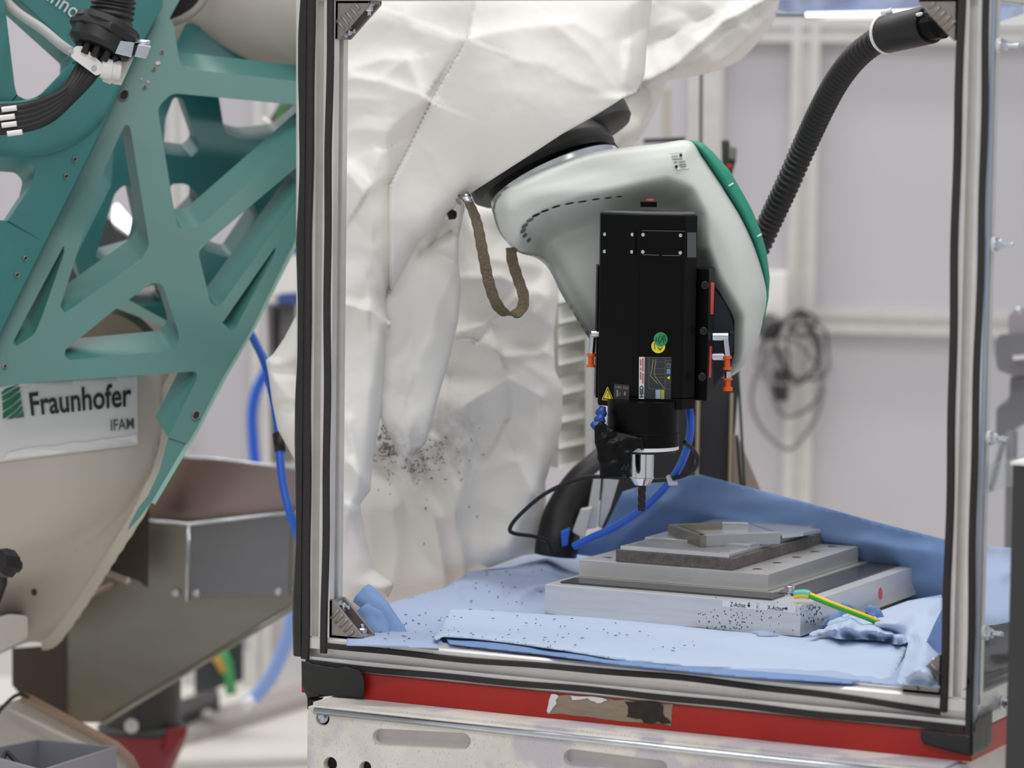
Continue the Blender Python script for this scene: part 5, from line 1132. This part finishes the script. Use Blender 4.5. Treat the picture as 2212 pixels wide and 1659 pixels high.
# ================================================================== GREY MOTOR HOUSING WITH THE SIGN
hs = thing('motor_housing', 'beige grey rounded robot housing carrying the white institute sign', 'housing')
hout = [(-90, 790), (345, 790), (357, 850), (362, 905), (356, 965), (338, 1025), (300, 1098), (240, 1192), (170, 1302), (118, 1374), (98, 1388), (60, 1388), (0, 1412), (-90, 1450)]
hout = [tuple(p) for p in resample(np.array([q for q in spline(hout, 5)]), 10)]
def h_d(x, y, E=None):
    x = np.asarray(x, float); y = np.asarray(y, float)
    r = np.sqrt(((x-20)/330.)**2+((y-860)/360.)**2)
    d = 5.66-.11*np.sqrt(np.clip(1-np.clip(r, 0, 1)**2.2, 0, 1))
    d = d+.42*sstep(.88, 1.55, r)*sstep(1050, 1250, y)
    if E is not None: d = d+.016*np.exp(-E/5.)
    return d
sheet('shell', hout, lambda x, y, E: U(x, y, h_d(x, y, E)), m_housing, hs, 8, back=lambda x, y, E: U(x, y, 6.25+0*x))
rimp = [(x, y) for x, y in hout if x > 80 and 800 < y < 1392]
rp_ = [U(x+2, y, float(h_d(x, y))+.01) for x, y in rimp]
v, f = ribbon(resample(np.array(rp_), .01), .012, .008, lambda t: RX*.9+DN*.45+FW*.15); MB().add(v, f).build('rim', mat('pale_rim', S(205, 200, 188), .5), hs)
HF = lambda x, y: U(x, y, h_d(x, y))
def sgrid(x, y, E): P = HF(x, y); r = P-CAM; return P-r/np.linalg.norm(r, axis=1)[:, None]*.003
sheet('sign', [(-40, 846), (30, 831), (297, 809), (299, 961), (3, 998), (-40, 1002)], sgrid, mat('white_film', S(214, 214, 216), .3), hs, 8, .001)
text_on('lettering', 'Fraunhofer', [(62, 848), (284, 824), (284, 878), (68, 899)], HF, m_letter, hs, .006, .018)
text_on('lettering', 'IFAM', [(239, 907), (289, 902), (290, 926), (240, 931)], HF, mat('dark_grey_print', S(70, 70, 72), .5), hs, .006, .006)
m_lg = mat('institute_green', S(18, 108, 82), .5)
for pl in ([(2, 848), (14, 838), (40, 830), (41, 831), (22, 842), (4, 853)], [(4, 856), (24, 845), (42, 834), (43, 842), (22, 858), (5, 866)], [(5, 870), (22, 861), (43, 846), (45, 858), (26, 876), (6, 888)], [(6, 892), (28, 878), (45, 863), (47, 872), (30, 890), (10, 904), (6, 905)], [(14, 905), (32, 892), (48, 876), (49, 884), (36, 900), (26, 905)], [(32, 904), (40, 898), (50, 887), (52, 901)]):
    decal('logo_stripe', pl, HF, m_lg, hs, .006)
decal('bore', ell(74, 1280, 6, 7), HF, m_hole, hs, .004); 
decal('film_residue', rag([(20, 975), (295, 940), (297, 958), (5, 996)], 3, 8), HF, mat('torn_film', S(226, 226, 226), .35), hs, .0055)
quad('lower_lip', roundp([(-60, 1350), (20, 1326), (60, 1330), (60, 1378), (0, 1408), (-60, 1420)], 10), 5.72, .3, m_housing, hs, .004)
kn = thing('toggle_clamp', 'black clamp knob on the lower left of the grey housing', 'clamp')
MB().lathe([(.02, 0), (.024, .01), (.024, .03), (.012, .034), (.012, .05)], U(-6, 1212, 5.36), (RX*.5+FW*.8+DN*.2), 8).build('knob', m_rubber, kn, True, auto=30)
MB().tube([U(4, 1215, 5.40), U(6, 1260, 5.42), U(-8, 1300, 5.44)], .008, 10).build('lever', m_rubber, kn, True)
# ================================================================== STAINLESS CHUTE
cs = thing('steel_chute', 'brushed stainless sheet chute with a riveted grey panel behind the grey housing', 'chute')
quad('back_sheet', [(300, 1125), (330, 1060), (394, 985), (480, 992), (680, 1018), (680, 1096), (635, 1107), (408, 1133)], 6.55, .006, mat('mirror_stainless', S(160, 142, 136), .16, .95, .05, 4), cs)
quad('front_sheet', [(225, 1118), (325, 1124), (408, 1133), (635, 1107), (662, 1096), (662, 1292), (225, 1561), (140, 1561), (139, 1340), (215, 1250)], 6.40, .006, m_stain, cs)
quad('riveted_panel', [(405, 1133), (630, 1110), (625, 1288), (403, 1292)], 6.39, .004, m_stain2, cs)
MB().tube([U(408, 1133, 6.385), U(403, 1300, 6.385)], .004, 8).build('fold_edge', m_steel, cs, True); MB().tube([U(318, 1124, 6.39), U(408, 1133, 6.385), U(635, 1107, 6.385)], .0035, 8).build('fold_edge', m_steel, cs, True); MB().tube([U(221, 1562, 6.39), U(664, 1293, 6.39)], .0055, 10).build('fold_edge', m_stain, cs, True); MB().tube([U(392, 986, 6.545), U(482, 993, 6.545), U(680, 1018, 6.545)], .003, 8).build('fold_edge', m_steel, cs, True)
for x, y in ((379, 1281), (424, 1281), (601, 1278), (641, 1271)): MB().lathe([(.008, 0), (.007, .004), (.004, .005)], U(x, y, 6.386), -fd, 16).build('rivet', m_steel, cs, True)
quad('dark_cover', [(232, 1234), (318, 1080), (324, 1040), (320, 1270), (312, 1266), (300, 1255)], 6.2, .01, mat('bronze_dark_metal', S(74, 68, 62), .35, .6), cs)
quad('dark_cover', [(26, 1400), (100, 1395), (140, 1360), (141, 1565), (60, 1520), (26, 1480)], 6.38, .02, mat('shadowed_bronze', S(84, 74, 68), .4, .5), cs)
rd = thing('bent_rod', 'pale bent metal rod with a ball end poking out behind the grey housing', 'rod')
MB().tube(pxpath([(200, 1233, 6.2), (215, 1236, 6.18), (240, 1240, 6.15), (274, 1254, 6.12)], 8), .0052, 12).build('rod', mat('pale_metal', S(205, 192, 184), .35, .4), rd, True)
MB().lathe([(.003, -.006), (.007, 0), (.003, .006)], U(274, 1254, 6.12), RX, 14).build('ball_end', MATS['pale_metal'], rd, True)
rd2 = thing('bent_rod', 'lower twisted metal rods lying against the stainless chute', 'rod')
MB().tube(pxpath([(170, 1310, 6.385), (200, 1285, 6.385), (246, 1262, 6.385)], 8), .0055, 10).build('rod', mat('dull_rod', S(160, 142, 132), .4, .5), rd2, True)
MB().tube(pxpath([(150, 1330, 6.39), (190, 1280, 6.39), (208, 1275, 6.39)], 8), .004, 10).build('rod', m_hole, rd2, True)
# ================================================================== RED PEDESTAL, CRATE, BOTTOM LEFT
pd = thing('red_pedestal', 'dark red cast pedestal carrying a black column at the bottom left', 'pedestal')
c0 = U(308, 1590, 7.0)
def zat(px, py, d): return U(px, py, d)[2]
zc = lambda py: zat(308, py, 7.0)
MB().lathe([(.080, zc(1580)), (.080, zc(1380))], [c0[0], c0[1], 0], (0, 0, 1), 36).build('column', mat('black_column', S(44, 43, 44), .5, 0, .1, 5), pd, True, auto=30)
MB().lathe([(.060, 0), (.064, zc(1660)), (.085, zc(1612)), (.094, zc(1585)), (.094, zc(1578))], [c0[0], c0[1], 0], (0, 0, 1), 36).build('casting', mat('oxide_red', S(124, 30, 34), .5, 0, .1, 5), pd, True, auto=35)
MB().lathe([(.092, zc(1580)), (.095, zc(1568)), (.085, zc(1562))], [c0[0], c0[1], 0], (0, 0, 1), 36).build('collar', mat('black_column', S(44, 43, 44)), pd, True, auto=30)
quad('lug', [(360, 1575), (404, 1568), (400, 1590), (380, 1612), (374, 1632), (366, 1636), (352, 1620)], 6.92, .06, MATS['oxide_red'], pd, .004)
hexbolt(U(284, 1568, 6.88), -FW, .010, pd)
cc = thing('machine_cowl', 'pale beige machine cowl with a rounded edge at the bottom left corner', 'cowl')
quad('cowl', roundp([(-60, 1540), (10, 1520), (52, 1506), (66, 1512), (275, 1624, 20), (310, 1680), (310, 1760), (-60, 1760)], 6), 6.0, .25, m_housing, cc, .006)
MB().tube([U(50, 1506, 5.99), U(66, 1512, 5.985), U(250, 1612, 5.985), U(280, 1640, 5.985), U(300, 1680, 5.985)], .009, 12).build('edge_trim', mat('brown_trim', S(150, 126, 106), .5), cc, True)
MB().tube([U(20, 1530, 5.98), U(120, 1580, 5.975), U(250, 1640, 5.975)], .004, 8).build('edge_trim', mat('pale_trim', S(206, 198, 190), .5), cc, True)
cabt = thing('black_cable', 'thin black cable lying over the cowl at the left edge', 'cable')
MB().tube(pxpath([(-20, 1560, 5.93), (4, 1530, 5.93), (26, 1508, 5.93), (44, 1500, 5.95), (60, 1506, 5.97)], 8), .0035, 8).build('cable', m_rubber, cabt, True)
bx = thing('storage_crate', 'open grey plastic storage crate at the bottom left with a black cable inside', 'crate')
m_crate = mat('grey_crate', S(142, 142, 150), .5)
# rim corners of the crate: far left, far right ... near
A = U(-60, 1622, 5.55); Bq = U(82, 1596, 5.7); Cq = U(254, 1612, 5.62); Dq = U(90, 1664, 5.35); hgt = np.array([0, 0, -.22])
def panel(a, b, t=.006, name='crate_wall'):
    e = b-a; n = np.cross(e, [0, 0, 1.]); n = n/np.linalg.norm(n)*t; return MB().hexa([a+hgt, b+hgt, b+hgt+n, a+hgt+n, a, b, b+n, a+n]).build(name, m_crate, bx, bevel=.0015)
panel(A, Bq); panel(Bq, Cq); panel(Cq, Dq); panel(Dq, A); panel(A+hgt*0, A+hgt*0+(Bq-A)*1e-3)if 0 else None
MB().hexa([A+hgt, Bq+hgt, Cq+hgt, Dq+hgt]+[A+hgt*.97, Bq+hgt*.97, Cq+hgt*.97, Dq+hgt*.97]).build('crate_floor', m_crate, bx)
cc2 = thing('black_cable', 'black cable loop inside the grey crate', 'cable')
MB().tube(pxpath([(-10, 1680, 5.5), (6, 1640, 5.52), (14, 1626, 5.53), (30, 1640, 5.52), (60, 1670, 5.48)], 8), .0042, 8).build('cable', m_rubber, cc2, True)
# ================================================================== HOSES LEFT OF THE ENCLOSURE
h1 = thing('air_hose', 'bright blue air hose with a black coupling hanging left of the enclosure post', 'hose')
MB().tube(pxpath([(534, 708, 5.75), (552, 740, 5.73), (572, 785, 5.7), (588, 850, 5.68), (600, 920, 5.66), (604, 980, 5.64), (612, 1050, 5.62), (630, 1120, 5.6), (656, 1190, 5.6), (680, 1240, 5.6)], 10), .0072, 14).build('hose', m_bluehose, h1, True)
MB().tube([U(600, 938, 5.655), U(606, 976, 5.64)], .0095, 14).build('coupling', m_rubber, h1, True)
MB().lathe([(.008, 0), (.010, .006), (.010, .016), (.006, .02)], U(545, 702, 5.75), (DN*-.3-RX*.9), 14).build('fitting', m_whitepl, h1, True)
h2 = thing('blue_hose', 'thick blurred blue hose hanging in the background beside the grey wall', 'hose')
MB().tube(pxpath([(590, 780, 8.0), (560, 830, 8.0), (546, 880, 8.0), (546, 940, 8.0), (552, 1010, 8.0)], 8), .013, 12).build('hose', m_bluehose, h2, True)
h3 = thing('blue_hose', 'pale blue flat hose drooping below the stainless chute to the floor rail', 'hose')
MB().tube(pxpath([(660, 1292, 7.4), (640, 1310, 7.4), (618, 1390, 7.4), (580, 1470, 7.4), (536, 1522, 7.4)], 10), .016, 14).build('hose', mat('pale_blue_hose', S(142, 170, 226), .35), h3, True)
MB().tube([U(548, 1510, 7.38), U(524, 1530, 7.38)], .013, 12).build('hose_end', m_whitepl, h3, True)
# ---- blurred equipment beyond
eq = thing('wall_device', 'blurred white and blue device on a black column beyond the teal frame', 'device')
quad('white_body', roundp([(584, 560), (660, 545), (670, 632), (592, 640)], 12), 7.8, .12, m_whitepl, eq, .01); quad('blue_cap', [(596, 632), (664, 626), (664, 660), (600, 656)], 7.8, .1, mat('navy_cap', S(60, 80, 140), .4), eq, .006); quad('blue_cap', [(612, 520), (668, 520), (668, 552), (604, 556)], 7.8, .1, MATS['navy_cap'], eq, .006)
quad('column', [(576, 655), (640, 655), (636, 1000), (584, 1000)], 7.85, .08, mat('mid_grey_metal', S(120, 116, 116), .5), eq, .004); quad('column', [(588, 660), (606, 660), (604, 760), (590, 760)], 7.80, .03, m_rubber, eq, .004)
eq2 = thing('wall_device', 'dark clamp device with a green tag seen through the teal lattice', 'device')
quad('arm', [(560, 290), (612, 212), (668, 222), (668, 268), (620, 300), (575, 312)], 6.7, .06, mat('mid_dark_grey', S(92, 90, 92), .5), eq2, .004); quad('green_tag', [(594, 262), (612, 222), (622, 222), (600, 268)], 6.66, .02, mat('leaf_green', S(44, 134, 40), .5), eq2, .002)
MB().tube([U(566, 258, 6.64), U(576, 262, 6.64), U(588, 274, 6.64)], .006, 8).build('clip', m_whitepl, eq2, True)
eq3 = thing('wall_lamp', 'white lit lamp bar seen through the teal lattice', 'lamp')
m_lamp = mat('lamp_white', (1, .98, .95), .4, emit=1.6)
quad('lamp_face', [(246, 444), (254, 440), (298, 492), (292, 514), (242, 478)], 7.2, .03, m_lamp, eq3, .002); quad('lamp_body', [(236, 482), (290, 516), (284, 540), (226, 500)], 7.22, .06, m_dkmetal, eq3, .003)
eq4 = thing('wall_device', 'dark cabinet with pale strips behind the lower teal lattice window', 'device')
quad('cabinet', [(150, 470), (240, 470), (262, 520), (220, 600), (120, 640)], 7.0, .1, mat('charcoal', S(50, 56, 58), .5), eq4, .004); quad('pale_strip', [(162, 568), (208, 586), (196, 602), (168, 590)], 6.95, .02, mat('cream', S(232, 226, 206), .5), eq4, .002)
quad('cabinet', [(434, 520), (470, 560), (476, 610), (440, 620), (430, 560)], 7.0, .1, MATS['charcoal'], eq4, .004)
MB().lathe([(.006, -.004), (.010, 0), (.006, .004)], U(464, 577, 6.9), FW, 14).build('bright_knob', m_steel, eq4, True)
MB().tube([U(436, 600, 6.8), U(450, 612, 6.8), U(462, 625, 6.8)], .010, 10).build('blue_hose_end', m_bluehose, eq4, True)
# grey cylinder seen through the lowest lattice window
gcy = thing('motor_drum', 'dull metal motor drum seen through the lowest teal lattice window', 'drum')
MB().lathe([(.10, -.01), (.112, .0), (.112, .22)], U(235, 790, 5.95), (RX*.25+FW*.9-DN*.25), 48).build('drum', mat('dull_drum', S(128, 122, 112), .35, .6, .1, 12), gcy, True, auto=30)
# ---- floor things at the far left bottom
fr = thing('floor_rail', 'dark cable channel strip with a pale edge on the floor beyond the red pedestal', 'channel')
def fstrip(name, pts, z1, m, par):   # px outline measured on the top at height z1
    P = [onZ(x, y, z1) for x, y in pts]; return MB().prism([P], (0, 0, -z1)).build(name, m, par)
fstrip('channel', [(360, 1520), (470, 1485), (475, 1508), (360, 1560)], .06, m_dkmetal, fr); fstrip('channel_lid', [(365, 1562), (560, 1500), (680, 1472), (680, 1500), (420, 1580), (372, 1592)], .03, mat('warm_grey_floor', S(168, 160, 158), .5), fr)
wh = thing('floor_cabinet', 'dark open floor cabinet with green and orange cables below the chute', 'cabinet')
quad('shell', [(420, 1350), (526, 1350), (526, 1470), (420, 1500)], 8.4, .1, mat('charcoal', S(50, 56, 58)), wh, .004)
for pts, m in (([(470, 1390), (490, 1430), (500, 1500)], mat('cable_green', S(60, 150, 90), .5)), ([(440, 1400), (470, 1420), (488, 1450)], mat('cable_amber', S(196, 150, 60), .5))): MB().tube([U(x, y, 8.35) for x, y in pts], .014, 8).build('cable', m, wh, True)
gl = thing('highlight_bead', 'small added bead standing in for a blurred highlight over the cable channel', 'bead')
MB().lathe([(.004, -.012), (.013, -.006), (.016, 0), (.013, .006), (.004, .012)], onZ(449, 1543, .045), (0, 0, 1), 20).build('bead', m_whitepl, gl, True)  # added bead in place of an out-of-focus highlight
fstrip('white_strip', [(372, 1640), (680, 1632), (680, 1640), (376, 1650)], .02, mat('grey_strip', S(190, 186, 178), .5), fr)
# ================================================================== RIGHT BACKGROUND
cabl = thing('cable_coil', 'tangled dark cables hanging on the back wall post right of the wrist', 'cable coil')
WC = lambda x, y, o=.1: onW(x, y, o)
for k, (cx, cy, a, b) in enumerate(((1712, 790, 62, 110), (1724, 750, 40, 80), (1700, 850, 70, 120), (1735, 700, 22, 26), (1690, 760, 60, 70), (1745, 760, 50, 60))):
    pp = [WC(cx+a*math.cos(t)+8*math.sin(3*t+k), cy+b*math.sin(t), .10+.02*k) for t in np.linspace(0, 2*math.pi, 36)]
    MB().tube(pp, .0055 if k < 4 else .0035, 8).build('cable', m_dkmetal if k % 2 else mat('grey_cable', S(120, 118, 122), .5), cabl, True)
MB().lathe([(.03, 0), (.035, .02), (.03, .05)], WC(1662, 705, .08), wn, 16).build('plug', m_dkmetal, cabl, True); MB().lathe([(.02, 0), (.02, .08)], WC(1685, 865, .08), (0, 0, 1), 14).build('plug', m_dkmetal, cabl, True)
bxw = thing('wall_socket_box', 'pale grey box on the wall left of the cable coil', 'box')
q = WC(1672, 665, .0); MB().box((-.04, 0, -.1), (.04, .09, .1), lambda p: q+wr*p[0]+wn*p[1]+np.array([0, 0, p[2]])).build('box', m_whitepl, bxw, bevel=.005)
hd = thing('handheld_device', 'dark device with a red button hanging beside the aluminium post behind the green cover', 'device')
quad('body', [(1558, 302), (1576, 302), (1576, 316), (1592, 318), (1590, 348), (1584, 368), (1578, 396), (1560, 396)], 6.3, .05, m_dkmetal, hd, .004); quad('side_pad', [(1574, 316), (1592, 318), (1589, 346), (1574, 344)], 6.28, .02, mat('olive_grey', S(112, 116, 106), .5), hd, .003)
MB().lathe([(.005, 0), (.004, .006)], U(1576, 359, 6.3), -FW, 14).build('red_button', mat('button_red', S(226, 52, 44), .4), hd, True)
po = thing('profile_post', 'tall aluminium profile post standing behind the green wrist cover', 'post')
quad('post', [(1486, 120), (1512, 120), (1500, 1990), (1474, 1990)], 6.5, .06, m_alu, po, .002); quad('post', [(1518, 100), (1556, 100), (1544, 1990), (1506, 1990)], 6.5, .06, m_alu, po, .002); quad('groove', [(1511, 120), (1519, 120), (1507, 1990), (1499, 1990)], 6.52, .05, m_stain2, po)
quad('thin_post', [(1430, 190), (1450, 190), (1450, 295), (1430, 295)], 7.4, .05, m_housing, po, .002)
quad('shelf', [(1390, 300), (1480, 296), (1480, 306), (1390, 310)], 6.6, .2, m_dkmetal, po)
fl_ = thing('plastic_film', 'crumpled translucent blue plastic film hanging across the top right of the opening', 'film')
m_film = clear_mat('blue_film', S(186, 200, 232), haze=.35, rough=.08)
sheet('film', [(1660, -30), (2212, -30), (2212, 30), (2120, 60), (2060, 22), (1990, 14), (1900, 24), (1800, 30), (1700, 26), (1640, 14)], lambda x, y, E: U(x, y, 5.85-.06*crumple(x, y, 50, 41)), m_film, fl_, 7)
ll = thing('light_bar', 'slim white light bar at the top right behind the plastic film', 'lamp')
MB().tube([U(1742, 31, 6.3), U(2026, 26, 6.2)], .0045, 10).build('tube', mat('light_tube', (1, 1, 1), .4, emit=3.0), ll, True)
MB().tube([U(1630, 32, 6.34), U(1744, 33, 6.3)], .003, 8).build('lead', mat('teal_lead', S(54, 96, 112), .5), ll, True)
MB().box((0, 0, 0), (1, 1, 1), lambda p: U(1735, 29, 6.36)+(U(2034, 24, 6.26)-U(1735, 29, 6.36))*p[0]+fd*.02*p[1]+np.array([0, 0, .006-.02*p[2]])).build('housing', m_alu, ll)
rr_ = thing('cell_rail', 'white horizontal rail right of the corner post at the top edge', 'rail')
quad('rail', [(2150, 18), (2240, 14), (2240, 56), (2150, 58)], 6.2, .05, m_whitepl, rr_, .004)
# device beyond the clear panel, right edge
tr = thing('tripod_device', 'dark grey equipment head on a slim leg seen through the clear side panel', 'device')
m_slate = mat('slate_grey', S(112, 111, 115), .5)
quad('head', roundp([(2150, 735), (2160, 722), (2240, 718), (2240, 812), (2190, 812), (2155, 800), (2150, 770)], 8), 6.6, .15, m_slate, tr, .006); quad('cap', roundp([(2178, 680), (2200, 668), (2240, 668), (2240, 722), (2178, 722)], 8), 6.62, .12, mat('slate_light', S(158, 152, 154), .4), tr, .006)
quad('arm', [(2182, 812), (2240, 812), (2240, 900), (2190, 930), (2150, 960), (2152, 880), (2180, 860)], 6.65, .1, m_slate, tr, .006); quad('band', [(2188, 768), (2240, 764), (2240, 774), (2188, 778)], 6.58, .01, m_whitepl, tr)
MB().lathe([(.006, -.004), (.009, 0), (.006, .004)], U(2200, 671, 6.5), FW, 12).build('bright_knob', m_steel, tr, True)
MB().tube([U(2186, 930, 6.6), U(2184, 1060, 6.6), U(2170, 1965, 6.6)], .012, 10).build('leg', m_slate, tr, True); MB().tube([U(2170, 940, 6.58), U(2146, 1036, 6.58), U(2138, 1060, 6.58)], .006, 8).build('strap', m_slate, tr, True)
# ------------------------------------------------------------------ put every Empty at the base of its thing
bpy.context.view_layer.update()
for t in THINGS:
    lo = np.full(3, 1e9); hi = -lo; st_ = list(t.children)
    for c in st_:
        st_ += list(c.children) if c.children else []
    for c in st_:
        if c.type == 'MESH' and len(c.data.vertices):
            a = np.empty(len(c.data.vertices)*3); c.data.vertices.foreach_get('co', a); a = a.reshape(-1, 3); lo = np.minimum(lo, a.min(0)); hi = np.maximum(hi, a.max(0))
    b = Vector(((lo[0]+hi[0])/2, (lo[1]+hi[1])/2, lo[2])); t.location = b
    for c in t.children: c.matrix_parent_inverse = Matrix.Translation(-b)
